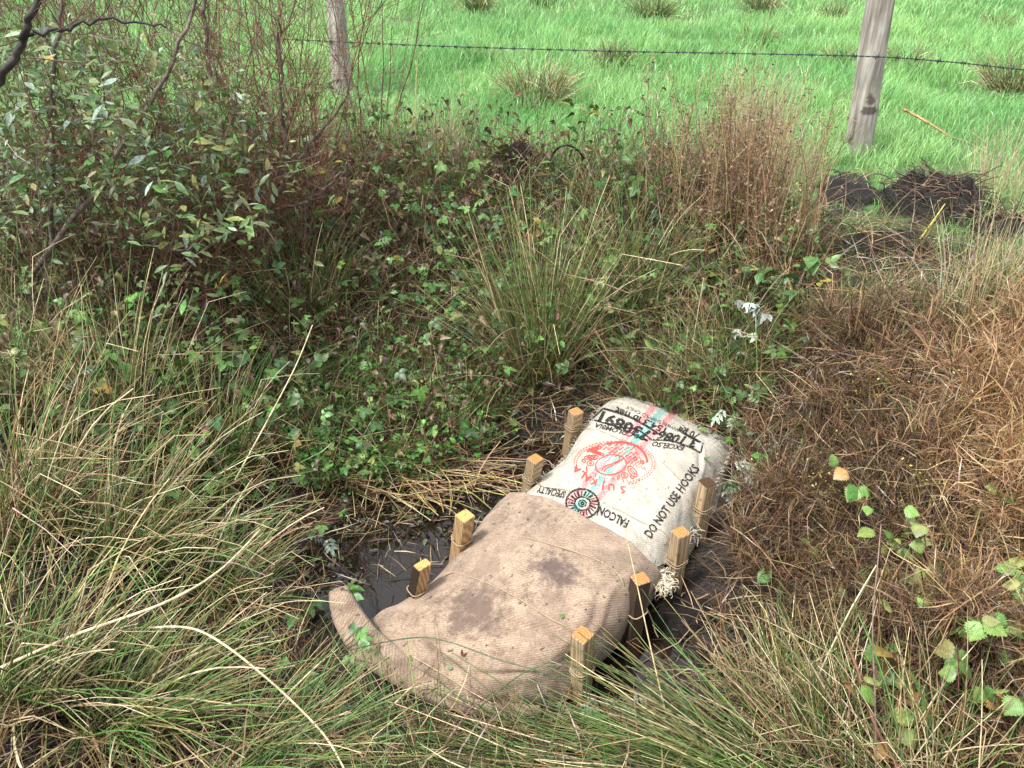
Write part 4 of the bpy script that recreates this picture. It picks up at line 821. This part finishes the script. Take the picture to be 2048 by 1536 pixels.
# ------------------------------------------------------------------ shrubs
def grow(starts, dirs, Ls, K, upb, wander):
    n_ = len(starts); d = dirs / np.linalg.norm(dirs, axis=1, keepdims=True); p = [starts]; step = (Ls / (K - 1))[:, None]
    for _ in range(K - 1):
        d = d + rng.normal(0, wander, (n_, 3)) + np.array([0, 0, upb]); d /= np.linalg.norm(d, axis=1, keepdims=True); p.append(p[-1] + d * step)
    return np.stack(p, 1)
def shrub(label, base, limbs, nstem, spread, Ls, tint, nl_obj, nl_max, leafcols, lw, up=.1, limbcol=(.15, .118, .095), leafz=(0, 3), sub=(5, 9), group='shrubs on the left bank', lpoly=None, leansd=.35, mean=(0, -.05), cat='shrub', tr=.0036, zmax=9):
    t = thing('willow_shrub', label, cat, base, group)
    roots = []
    for pts, r0, r1 in limbs:
        q = spline(pts, 26); q[1:-1] += rng.normal(0, .006, (24, 3)); g = Geo(); tube(g, q[None], np.linspace(r0, r1, 26)[None], np.array([limbcol]), sides=7); g.build('branch', M_bark, t, base); roots.append(q)
    st = np.stack([base[0] + np.clip(rng.normal(0, 1, nstem), -1.7, 1.5) * spread[0], base[1] + np.clip(rng.normal(0, 1, nstem), -1.5, 1.5) * spread[1]], 1); st = np.concatenate([st, H(st[:, 0], st[:, 1], False)[:, None]], 1)
    d = np.stack([rng.normal(mean[0], leansd, nstem), rng.normal(mean[1], leansd, nstem), np.ones(nstem)], 1)
    stems = grow(st, d, U(*Ls, nstem), 9, up, .1); g = Geo()
    tube(g, stems, (U(.8, 1.3, nstem) * tr)[:, None] * np.linspace(1, .35, 9)[None], pick(tint, (3, 2, 1), nstem), sides=4)
    # side twigs from the stems and limbs
    S = []; D = []
    for q in list(stems) + roots * 4:
        for i in range(rng.integers(*sub)):
            j = rng.integers(3, len(q)) if len(q) < 20 else rng.integers(4, len(q)); tng = q[min(j, len(q) - 1)] - q[j - 1]; tng = tng / np.linalg.norm(tng)
            S.append(q[min(j, len(q) - 1)]); D.append(tng * .8 + rng.normal(0, .6, 3))
    S = np.array(S); D = np.array(D); m = len(S); tw = grow(S, D, U(.12, .42, m), 6, up, .16)
    tube(g, tw, (U(.8, 1.2, m) * tr * .5)[:, None] * np.linspace(1, .4, 6)[None], pick(tint, (3, 2, 2), m), sides=3)
    S2 = tw[np.arange(m).repeat(2), rng.integers(2, 5, m * 2)]; tw2 = grow(S2, np.repeat(D, 2, 0) + rng.normal(0, .8, (2 * m, 3)), U(.06, .26, 2 * m), 4, up, .15)
    tube(g, tw2, np.full((2 * m, 4), tr * .33), pick(tint, (4, 2, 1), 2 * m), sides=3)
    g.build('twigs', M_bark, t, base, kind='stuff')
    P_ = np.concatenate([tw[:, 2:].reshape(-1, 3), tw2[:, 1:].reshape(-1, 3), stems[:, 4:].reshape(-1, 3)])
    q = pix(P_); k = (P_[:, 2] > leafz[0]) & (P_[:, 2] < leafz[1])
    if lpoly is not None: k &= pip(q, lpoly)
    P_ = P_[k]; P_ = np.concatenate([P_] + [P_ + rng.normal(0, .035, P_.shape) for _ in range(2 if nl_obj > 200 else 0)]); P_ = P_[rng.permutation(len(P_))[:nl_max]]
    if len(P_):
        dist = np.linalg.norm(P_ - EYE, axis=1) + 100 * ((pix(P_)[:, 0] < 0) | (pix(P_)[:, 1] < 0)); P_ = P_[np.argsort(dist)]; m = len(P_)
        az = U(0, 6.28, m); ti = rng.normal(.3, .5, m); ro = rng.normal(0, .6, m); sz = np.where(np.arange(m) < nl_obj, U(.045, .08, m), U(.02, .06, m)); c = pick(leafcols, lw, m, .18)
        a = min(nl_obj, m); leaf_objs(t, base, 'willow', P_[:a], az[:a], ti[:a], ro[:a], sz[:a], c[:a])
        if m > a: g = Geo(); leaf_mass(g, 'willow', P_[a:], az[a:], ti[a:], ro[a:], sz[a:], c[a:]); g.build('foliage', M_leafa, t, base, kind='stuff')
    return t
b = G(60, 600); LP = [(-80, 60), (330, 100), (520, 200), (600, 330), (660, 600), (480, 740), (-80, 760)]
shrub('leafy willow shrub with grey green leaves and one long slanting limb', b,
  [([PD(30, 600, 3.0), PD(120, 470, 3.0), PD(205, 368, 3.02), PD(245, 290, 3.05), PD(310, 190, 3.1), PD(370, 60, 3.15), PD(405, -40, 3.2)], .013, .006), ([PD(98, 520, 3.1), PD(108, 350, 3.12), PD(98, 200, 3.15), PD(118, 60, 3.2), PD(125, -40, 3.25)], .011, .006),
   ([PD(330, 600, 3.2), PD(350, 450, 3.2), PD(380, 330, 3.25), PD(395, 240, 3.3)], .008, .003)], 46, (.75, .3), (.7, 1.6), (BROWN, GREYTWIG, REDTWIG), 300, 4200, (WILLOW, WILLOWB, LEAFG, OLIVE, (.24, .27, .10)), (4, 2, 3, 3, 2), lpoly=LP, mean=(.15, -.05))
b = G(505, 545)
shrub('bare red twigged shrub with a forked dark trunk beside the grey post', b,
  [([PD(505, 560, 3.45), PD(528, 470, 3.45), PD(540, 410, 3.45), PD(580, 350, 3.5), PD(620, 290, 3.55), PD(690, 200, 3.6)], .02, .005), ([PD(540, 415, 3.45), PD(520, 340, 3.5), PD(480, 230, 3.55), PD(420, 120, 3.6)], .012, .004), ([PD(575, 350, 3.5), PD(570, 260, 3.5), PD(560, 130, 3.5), PD(560, 30, 3.5)], .011, .004),
   ([PD(545, 420, 3.45), PD(620, 400, 3.4), PD(700, 330, 3.4)], .01, .003)], 48, (.2, .26), (.5, 1.2), (REDTWIG, (.2, .085, .05), BROWN), 40, 160, (WILLOW, OLIVE, YELL), (3, 2, .4), lpoly=[(300, 300), (700, 300), (640, 560), (420, 640)], sub=(7, 12), leansd=.5, limbcol=(.13, .1, .085))
b = G(330, 330)
shrub('tall thicket of bare brown twigs standing behind the leafy shrub', b, [([PD(425, 200, 4.2), PD(415, 100, 4.2), PD(405, -30, 4.2)], .014, .009)], 110, (.8, .35), (.7, 1.6), (REDTWIG, (.19, .09, .055), GREYTWIG), 0, 420, (OLIVE, WILLOW, YELL), (3, 3, .4), lpoly=[(-60, -60), (420, -60), (420, 330), (-60, 330)], sub=(6, 10), mean=(0, 0))
b = G(-160, 640)
shrub('dark smooth limb crossing the upper left corner', b, [([PD(-200, 560, 2.5), PD(-70, 270, 2.35), PD(15, 140, 2.3), PD(50, 60, 2.3), PD(82, -50, 2.3)], .013, .009), ([PD(40, 75, 2.3), PD(110, 60, 2.35), PD(220, 40, 2.45), PD(330, 55, 2.5)], .007, .003)], 3, (.1, .1), (.8, 1.2), (BROWN, GREYTWIG, REDTWIG), 14, 30, (WILLOW, OLIVE, YELL), (3, 2, 1), limbcol=(.055, .045, .04), sub=(2, 4))

# ------------------------------------------------------------------ leafy plants
def plant(name, label, base, cat, group, shape, nst, L, nleaf, size, cols, w, lean=(.7, .35), stemcol=REDTWIG, az0=None, azs=3.14, droop=.9, r=.0022, fol=0, tilt=(-.1, .35), spread=.05):
    t = thing(name, label, cat, base, group); bs = np.array(base) + np.stack([rng.normal(0, spread, nst), rng.normal(0, spread, nst), np.zeros(nst)], 1); bs[:, 2] = H(bs[:, 0], bs[:, 1], False)
    az = U(0, 6.28, nst) if az0 is None else rng.normal(az0, azs, nst); th = np.abs(rng.normal(*lean, nst))
    p, tt_ = curves(bs, az, U(*L, nst), th, th + np.abs(rng.normal(droop, .3, nst)), 8, .2); p[..., 2] = np.maximum(p[..., 2], H(p[..., 0], p[..., 1], False) + .015)
    for i in range(min(nst, 8)):
        g = Geo(); tube(g, p[i:i + 1], np.linspace(r, r * .5, 9)[None], jit(stemcol, 1, .15), sides=5); g.build('stem', M_bark, t, base)
    def lv(m):
        i = rng.integers(0, nst, m); j = rng.integers(2, 9, m); pos = p[i, j]; a = U(0, 6.28, m); return pos, a, rng.normal(*tilt, m), rng.normal(0, .35, m), U(*size, m), pick(cols, w, m, .18)
    leaf_objs(t, base, shape, *lv(nleaf))
    if fol: g = Geo(); leaf_mass(g, shape, *lv(fol)); g.build('foliage', M_leafa, t, base, kind='stuff')
    return t
BR = 'bramble plants on the far bank'; GLC = (LEAFG, (.10, .22, .06), LEAFB)
for px, py, lab, cols, w, nl in (
    (745, 740, 'bright green bramble mat, middle of the hollow left of the sacks', GLC, (3, 2, 1), 26), (840, 790, 'bright green bramble patch nearest the back pool', GLC, (3, 2, 1), 22), (690, 830, 'green bramble patch low beside the cut straw', GLC, (3, 2, 2), 22),
    (760, 880, 'green bramble shoots above the cut straw mat', GLC, (3, 2, 1), 18), (640, 770, 'darker green bramble at the foot of the tall rushes', (LEAFB, LEAFG, OLIVE), (3, 2, 1), 18), (945, 560, 'bright green broad leaved plant on the bank left of the fountain tussock', GLC, (3, 3, 1), 18),
    (860, 470, 'green bramble sprig under the bank top left of the tussock', GLC, (2, 2, 2), 12), (920, 700, 'green bramble at the left foot of the fountain tussock', GLC, (3, 2, 1), 16), (1050, 660, 'green leaves growing out of the fountain tussock', GLC, (3, 2, 1), 10),
    (1330, 640, 'green round leaved bramble right of the fountain tussock', GLC, (2, 2, 2), 14), (1400, 560, 'olive bramble below the dead brown stalks', (OLIVE, LEAFB, DEADL), (2, 2, 1), 14), (780, 420, 'withered purple brown bramble on the bank top', (PURP, DEADL, OLIVE), (3, 2, 2), 18),
    (680, 560, 'withered bramble below the forked trunk', (PURP, DEADL, OLIVE, LEAFB), (2, 2, 2, 2), 18), (1560, 600, 'green bramble at the foot of the peat diggings', GLC, (2, 1, 2), 12), (520, 720, 'dark bramble among the rushes under the leafy shrub', (LEAFB, OLIVE, PURP), (3, 2, 1), 16), (330, 640, 'dark bramble under the long slanting limb', (LEAFB, LEAFG, OLIVE), (3, 2, 1), 16)):
    plant('bramble_plant', lab, G(px, py), 'bramble', BR, 'bramble' if rng.random() < .7 else 'oval', 7, (.18, .42), nl, (.06, .10), cols, w, fol=16)
RB = 'bramble plants on the right bank'
for px, py, lab, nl, L, w in ((1870, 1270, 'pale green bramble climbing through the dead grass on the right bank', 90, (.25, .5), (3, 2, 1, .3)), (1960, 1430, 'yellowing bramble with brown edged leaves in the lower right corner', 60, (.2, .42), (2, 1, 2, 2)),
    (1830, 1130, 'small green bramble under the yellow seed heads', 30, (.15, .35), (2, 2, 1, 0)), (1760, 1340, 'dark green bramble behind the straw sheaf', 26, (.15, .32), (1, 3, 1, 0)), (2010, 1180, 'green bramble sprig at the right edge', 24, (.15, .3), (2, 2, 1, 0)), (1680, 1200, 'low green bramble in the dark dead grass', 22, (.12, .28), (2, 3, 1, 0))):
    plant('bramble_plant', lab, G(px, py), 'bramble', RB, 'broad', 9, L, nl, (.03, .055), ((.19, .30, .08), LEAFG, (.26, .30, .10), (.30, .18, .06)), w, (.45, .3), (.10, .04, .03), r=.003, fol=24, spread=.08, tilt=(-.45, .5))
DP = 'low green plants among the front rushes'
for px, py, lab in ((560, 1110, 'green bramble runner beside the sack horn'), (480, 1000, 'green leaves among the rushes near the pool'), (700, 1310, 'single leafed green shoot touching the rolled hem'), (230, 1010, 'green bramble leaves inside the tall rushes'), (600, 1230, 'green leaves under the sack horn'), (420, 1060, 'dark green leaf spray in the tall rushes'), (640, 1400, 'small green plant below the rolled hem')):
    plant('ground_bramble', lab, G(px, py), 'bramble', DP, 'bramble', 4, (.1, .25), 9, (.05, .085), GLC, (2, 2, 1), fol=4)
SV = 'silver leaved plants'
for px, py, lab, nl, nm in ((1530, 770, 'drooping plant showing white undersides of its leaves, right of the sacks', 24, .5), (1480, 930, 'silver leaved plant beside the wet topped stake', 18, .35), (1480, 1000, 'small silver leaved plant lying in the dark mud', 14, .3), (1190, 1420, 'silver star shaped leaves at the foot of the front corner stake', 5, .12), (1120, 1410, 'withered silver leaves under the brown sack corner', 6, .1), (640, 1110, 'grey silver leaves at the pool edge', 5, .12)):
    plant('silver_leaf_plant', lab, G(px, py), 'plant', SV, 'palm' if nm == .5 else 'pinnate', 4, (nm * .6, nm), nl, (.04, .065) if nm == .5 else (.06, .10), (SILVER, (.28, .34, .27), (.10, .16, .08)), (4, 2, 2), (.3, .2), BROWN, droop=1.2, tilt=(-.6, .4), spread=.04)
plant('fern', 'small bright fern frond tip at the bottom edge', G(1215, 1534), 'fern', None, 'pinnate', 3, (.08, .14), 5, (.08, .12), (GREEN2, (.14, .30, .06)), (1, 1), (.8, .3), GREEN)
plant('autumn_sapling', 'sprig of orange and yellow leaves in front of the tussock', G(1060, 500), 'plant', None, 'oval', 2, (.15, .25), 9, (.05, .08), ((.55, .22, .02), YELL, (.45, .12, .03)), (2, 2, 1), (.3, .2), BROWN)

# dead stalks, straw tufts, seed heads
def stalks(name, label, base, group, n_, L, cols, w, lean=(.12, .1), heads=0, headcol=(.2, .13, .09), rad=.12, r=.0022, cat='dead stalks', side=5):
    t = thing(name, label, cat, base, group); g = Geo(); ra = U(0, 6.28, n_); rr = np.sqrt(rng.random(n_)) * rad; b2 = np.stack([base[0] + rr * np.cos(ra), base[1] + rr * np.sin(ra)], 1); b2 = np.concatenate([b2, H(b2[:, 0], b2[:, 1], False)[:, None] - .01], 1)
    p, _ = curves(b2, U(0, 6.28, n_), U(*L, n_), np.abs(rng.normal(*lean, n_)), np.abs(rng.normal(*lean, n_)) * 2 + .05, 6, .2)
    tube(g, p, (U(.7, 1.3, n_) * r)[:, None] * np.linspace(1, .4, 7)[None], pick(cols, w, n_, .2), sides=4)
    if side:
        i = np.repeat(np.arange(n_), side); m = len(i); j = rng.integers(2, 7, m); q = grow(p[i, j], rng.normal(0, .8, (m, 3)) + np.array([0, 0, .8]), U(.03, .13, m), 4, .2, .2); tube(g, q, np.full((m, 4), r * .4), pick(cols, w, m, .2), sides=3)
        lv = q[:, 2:].reshape(-1, 3); m = len(lv); 
        if heads: leaf_mass(g, 'small', lv, U(0, 6.28, m), rng.normal(0, .6, m), rng.normal(0, .8, m), U(.006, .016, m) * heads, jit(headcol, m, .25))
    g.build('stalks', M_stem, t, base, kind='stuff'); return t
DS = 'dead brown stalks on the bank top'; RC = ((.19, .095, .065), TAN, STRAW)
for px, py, n_, lab in ((1480, 480, 70, 'thick stand of rusty dead stalks left of the peat diggings'), (1410, 500, 40, 'rusty dead stalks at the left of the thick stand'), (1555, 540, 40, 'dark dead stalks nearest the peat diggings'), (1330, 430, 24, 'thin dead stalks leaning right at the bank top'), (1440, 400, 40, 'pale brown dead stalks behind the thick stand')):
    stalks('dead_stalk_clump', lab, G(px, py), DS, int(n_ * 1.5), (.3, .72), RC, (3, 3, 2), heads=1.2, rad=.16)
for px, py, n_, lab in ((1500, 345, 190, 'pale feathery straw tuft rising behind the dead stalks'), (885, 345, 60, 'small pale straw tuft at the field edge left of the dug sod'), (1590, 380, 60, 'pale straw tuft beside the leaning post foot'), (1960, 610, 40, 'pale straw grass below the peat diggings'), (1990, 400, 70, 'pale dry grass at the right edge of the peat'), (1400, 370, 60, 'thin straw tuft left of the feathery one')):
    b = G(px, py); t = thing('straw_tuft', lab, 'straw tuft', b, 'pale straw tufts at the field edge'); g = Geo(); rushes(g, b, n_ * 2, .13, (.2, .64 if n_ > 100 else .46), (.15, .12), (.25, .2), (PALE, PALE, STRAW), (3, 2, 1), .0036, seg=4, kink=.1); g.build('straw_blades', M_stem, t, b, kind='stuff')
for px, py, h, lab in ((1290, 345, .55, 'thin dry umbel stalk with two heads at the field edge'), (1225, 420, .5, 'dry seed stalk leaning over the bank top'), (1345, 420, .55, 'dark branched seed stalk in front of the pasture')):
    stalks('seed_stalk', lab, G(px, py), 'dry seed stalks', 3, (h * .8, h), ((.16, .12, .07), BROWN, STRAW), (2, 1, 1), (.15, .1), 2., rad=.02, side=9, cat='seed stalk')
for px, py, h, lab in ((1462, 330, .85, 'single very tall pale grass stalk crossing the wire'), (1560, 360, .6, 'pale branching grass stalk beside the feathery tuft'), (830, 330, .55, 'thin red brown stem arching over the pasture left')):
    stalks('grass_stalk', lab, G(px, py), 'tall single grass stalks', 1, (h, h * 1.05), ((.5, .42, .2), PALE, STRAW), (1, 1, 1), (.05, .03), 1., (.45, .36, .18), .01, .0036, 'grass stalk', 7)
for px, py, lab in ((1740, 850, 'yellow green seed heads in the middle of the dead grass'), (1530, 1000, 'yellow seed heads beside the silver leaves'), (1820, 1040, 'yellow seed heads above the small green bramble'), (1900, 880, 'yellow seed heads near the right edge'), (1640, 1040, 'faint yellow seed heads in the dark dead grass')):
    stalks('yellow_seed_plant', lab, G(px, py), 'yellow seed heads on the right bank', 6, (.12, .2), (BROWN, DKBROWN, TAN), (1, 1, 1), (.3, .2), .75, (.36, .36, .08), .04, .0015, 'seed heads', 8)
def thick(name, label, pts, r0, r1, col, cat, group=None, m=M_stem, bump=0):
    q = spline(pts, 40); g = Geo(); rr = np.linspace(r0, r1, 40)
    if bump: rr = rr * (1 + bump * (np.arange(40) % 9 == 4))
    tube(g, q[None], rr[None], np.array([col]), sides=7); return tag(g.build(name, m, None, q[0]), label, cat, group)
def over(pts): return [P(*q) for q in pts]
LS = 'long single stems in front'
thick('straw_stalk', 'reddish brown thick stem rising from the lower right rushes', over([(1810, 1560, .3), (1750, 1450, .36), (1715, 1340, .42), (1692, 1285, .45)]), .005, .0035, (.15, .065, .035), 'stem', LS)
thick('straw_stalk', 'long pale bent straw at the left edge pointing to the pool', over([(-20, 1345, .42), (150, 1270, .5), (330, 1205, .52), (440, 1140, .5), (520, 1060, .45)]), .0045, .0025, PALE, 'stem', LS)
thick('straw_stalk', 'stiff pale straw leaning up in front of the bramble mat', over([(470, 960, .28), (530, 850, .42), (590, 735, .55), (625, 650, .65)]), .0032, .0018, PALE, 'stem', LS)
thick('straw_stalk', 'long arching straw curving down below the sack horn', over([(300, 1255, .45), (400, 1262, .5), (520, 1345, .42), (640, 1460, .3), (690, 1540, .25)]), .003, .0025, PALE, 'stem', LS)
thick('straw_stalk', 'tall thin rush with a brown tassel beside the right bank', over([(1752, 1560, .3), (1750, 1400, .5), (1745, 1250, .65), (1755, 1130, .75), (1762, 1050, .8)]), .0022, .0012, (.20, .14, .10), 'stem', LS)
thick('straw_stalk', 'thin straw crossing the string in front of the muddy stake', over([(1330, 1420, .2), (1300, 1290, .33), (1272, 1160, .42), (1250, 1060, .46)]), .0022, .0015, (.45, .35, .18), 'stem', LS)
thick('straw_stalk', 'green rush blade lying across the front of the brown sack', over([(700, 1300, .14), (850, 1275, .25), (1000, 1320, .26), (1110, 1355, .24), (1220, 1420, .14)]), .0018, .0014, (.06, .11, .05), 'stem', LS)
thick('straw_stalk', 'arched rush bending over the front corner stake', over([(930, 1440, .1), (1040, 1350, .28), (1110, 1330, .33), (1170, 1350, .31), (1180, 1400, .2)]), .002, .0014, (.08, .12, .05), 'stem', LS)
thick('fallen_stick', 'thin jointed brown stick lying in the pasture grass', over([(1806, 218, .98), (1850, 242, .93), (1898, 272, .86)]), .008, .006, (.42, .27, .12), 'stick', None, M_bark, .35)
YS = 'yellow bent stalks by the peat'
for i, (pts, lab) in enumerate((([(1740, 660, .5), (1680, 560, .62), (1610, 450, .75), (1590, 420, .78)], 'long yellow stalk running down from the straw to the right bank'), ([(1760, 560, .6), (1830, 490, .74), (1890, 408, .86)], 'yellow stalk slanting up across the lower peat'), ([(1560, 770, .3), (1590, 640, .52), (1570, 520, .66), (1572, 400, .8)], 'upright yellow stalk left of the peat'), ([(1720, 650, .5), (1640, 540, .66), (1575, 500, .68)], 'bent yellow leaf stalk under the dark dead stalks'))):
    thick('yellow_stalk', lab, over(pts), .005, .003, (.46, .38, .09), 'stalk', YS)

# ------------------------------------------------------------------ dug peat and sods
M_peat, n, l, b = mat('wet_peat'); tc = N(n, 'ShaderNodeTexCoord'); nz = N(n, 'ShaderNodeTexNoise', _Scale=28., _Detail=8., _Roughness=.7); l.new(tc.outputs['Object'], nz.inputs['Vector'])
r = ramp(n, [(.3, (.004, .003, .0025)), (.7, (.022, .0155, .012))]); l.new(nz.outputs['Fac'], r.inputs['Fac']); l.new(r.outputs[0], b.inputs['Base Color']); b.inputs['Roughness'].default_value = .45; b.inputs['Specular IOR Level'].default_value = .3
bp = N(n, 'ShaderNodeBump', _Strength=1., _Distance=.02); l.new(nz.outputs['Fac'], bp.inputs['Height']); l.new(bp.outputs[0], b.inputs['Normal'])
def clod(name, label, px, py, rx, ry, h, rough, nroot, cat='peat', group='dug peat on the bank', rot=0., rl=(.05, .2), rcol=(STRAW, TAN, DKBROWN, BROWN)):
    c = G(px, py); t = thing(name, label, cat, c, group); n_ = 52; u = np.linspace(-1, 1, n_); Xg, Yg = np.meshgrid(u, u, indexing='ij'); rr = np.sqrt(Xg ** 2 + Yg ** 2)
    sc = np.where(rr > 0, np.maximum(np.abs(Xg), np.abs(Yg)) / np.maximum(rr, 1e-6), 1); X1 = Xg * sc; Y1 = Yg * sc; r2 = np.sqrt(X1 ** 2 + Y1 ** 2); ang = np.arctan2(Y1, X1); wob = 1 + .55 * vnoise(ang * 1.6 + px, ang * 0 + py * .1) + .3 * vnoise(ang * 4 + px, ang * 0 + py)
    cr, sr = math.cos(rot), math.sin(rot); ax, ay = X1 * rx * wob, Y1 * ry * wob; wx_ = c[0] + ax * cr - ay * sr; wy_ = c[1] + ax * sr + ay * cr
    hz = h * np.clip(1 - r2 ** 2.6, 0, 1) * (1 + .9 * vnoise(wx_ * 9, wy_ * 9)) + rough * (vnoise(wx_ * 20, wy_ * 20) + .55 * vnoise(wx_ * 45, wy_ * 45)) * np.clip(1.3 - r2, 0, 1) - .03 * (r2 > .97)
    Z = H(wx_, wy_, False) + .02 + hz; g = Geo(); ii = (np.arange(n_ - 1)[:, None] * n_ + np.arange(n_ - 1)[None]); g.add(np.stack([wx_, wy_, Z], -1), np.stack([ii, ii + n_, ii + n_ + 1, ii + 1], -1).reshape(-1, 4), np.zeros(3)); g.build('peat_mass', M_peat, t, c)
    if nroot:
        i = rng.integers(3, n_ - 3, nroot); j = rng.integers(3, n_ - 3, nroot); bs = np.stack([wx_[i, j], wy_[i, j], Z[i, j]], 1); p, tg = curves(bs, U(0, 6.28, nroot), U(*rl, nroot), U(.5, 1.6, nroot), U(1., 2.4, nroot), 4, .5); g = Geo(); p[..., 2] = np.maximum(p[..., 2], H(p[..., 0], p[..., 1], False) + .02)
        tube(g, p, np.full((nroot, 5), .0022), pick(rcol, (2, 2, 3, 2), nroot), sides=3); g.build('roots', M_stem, t, c, kind='stuff')
    return t
clod('peat_patch', 'flat bare patch of wet black peat at the leaning post foot', 1690, 388, .15, .17, .02, .035, 16)
clod('sod_heap', 'heap of upturned black sods tangled with straw roots', 1865, 412, .27, .24, .10, .06, 220, rcol=((.24, .17, .09), BROWN, DKBROWN, (.02, .014, .01)), rl=(.04, .16))
clod('peat_patch', 'smooth wide wet peat patch, lowest of the diggings', 1752, 492, .22, .11, .03, .035, 18)
clod('peat_sod', 'small shaggy sod at the right of the diggings', 1990, 462, .13, .07, .07, .03, 60, rot=-.5)
clod('peat_patch', 'narrow wet peat strip at the left of the lowest patch', 1655, 445, .06, .09, .02, .03, 4)
tS = clod('dug_sod', 'dark upturned sod with roots on the bank top above the tussock', 1030, 352, .15, .09, .13, .05, 130, rcol=(DKBROWN, BROWN, TAN, (.05, .03, .025)))
g = Geo(); q = spline([P(1095, 330, .8), P(1112, 300, .92), P(1135, 290, .95), P(1160, 305, .88), P(1172, 330, .8), P(1176, 350, .74)], 30); tube(g, q[None], np.full((1, 30), .006), np.array([DKBROWN]), sides=6); g.build('root_loop', M_bark, tS, tS.location)
stalks('dry_hay_pile', 'pile of flattened pale hay in front of the dug sod', G(1110, 385), None, 120, (.1, .22), (STRAW, TAN, BROWN), (2, 2, 2), (1.3, .2), 0, rad=.15, cat='hay', side=0)
clod('mud_mound', 'trodden glossy mud mound beside the muddy stake', 1350, 1235, .11, .10, .05, .02, 10, 'mud', None, rl=(.03, .08))
# leaves lying on the brown sack
def rest(label, px, py, shape, size, col, name='fallen_leaf', bv=bvB):
    q = on_cloth(bv, px, py, .006)
    o = bpy.data.objects.new(name, leaf_mesh(shape)); COL.objects.link(o); o.location = q; o.scale = (size,) * 3; o.rotation_euler = (.1, -.1, rng.uniform(0, 6)); o.color = (*col, 1); tag(o, label, 'leaf', 'leaves lying on the sacks')
rest('dark red curled leaf lying on the brown sack', 925, 1315, 'curl', .035, (.14, .05, .045)); rest('tiny green leaf near the front corner stake', 1120, 1238, 'oval', .02, LEAFG); rest('small green leaf lying by the sack crease', 820, 1322, 'oval', .03, OLIVE); rest('small pale green leaf low on the sack front', 905, 1340, 'round', .02, (.2, .3, .15))

rest('green pointed leaf lying at the right corner of the cream sack', 1410, 912, 'bramble', .032, (.10, .2, .05), 'fallen_leaf', bvW)
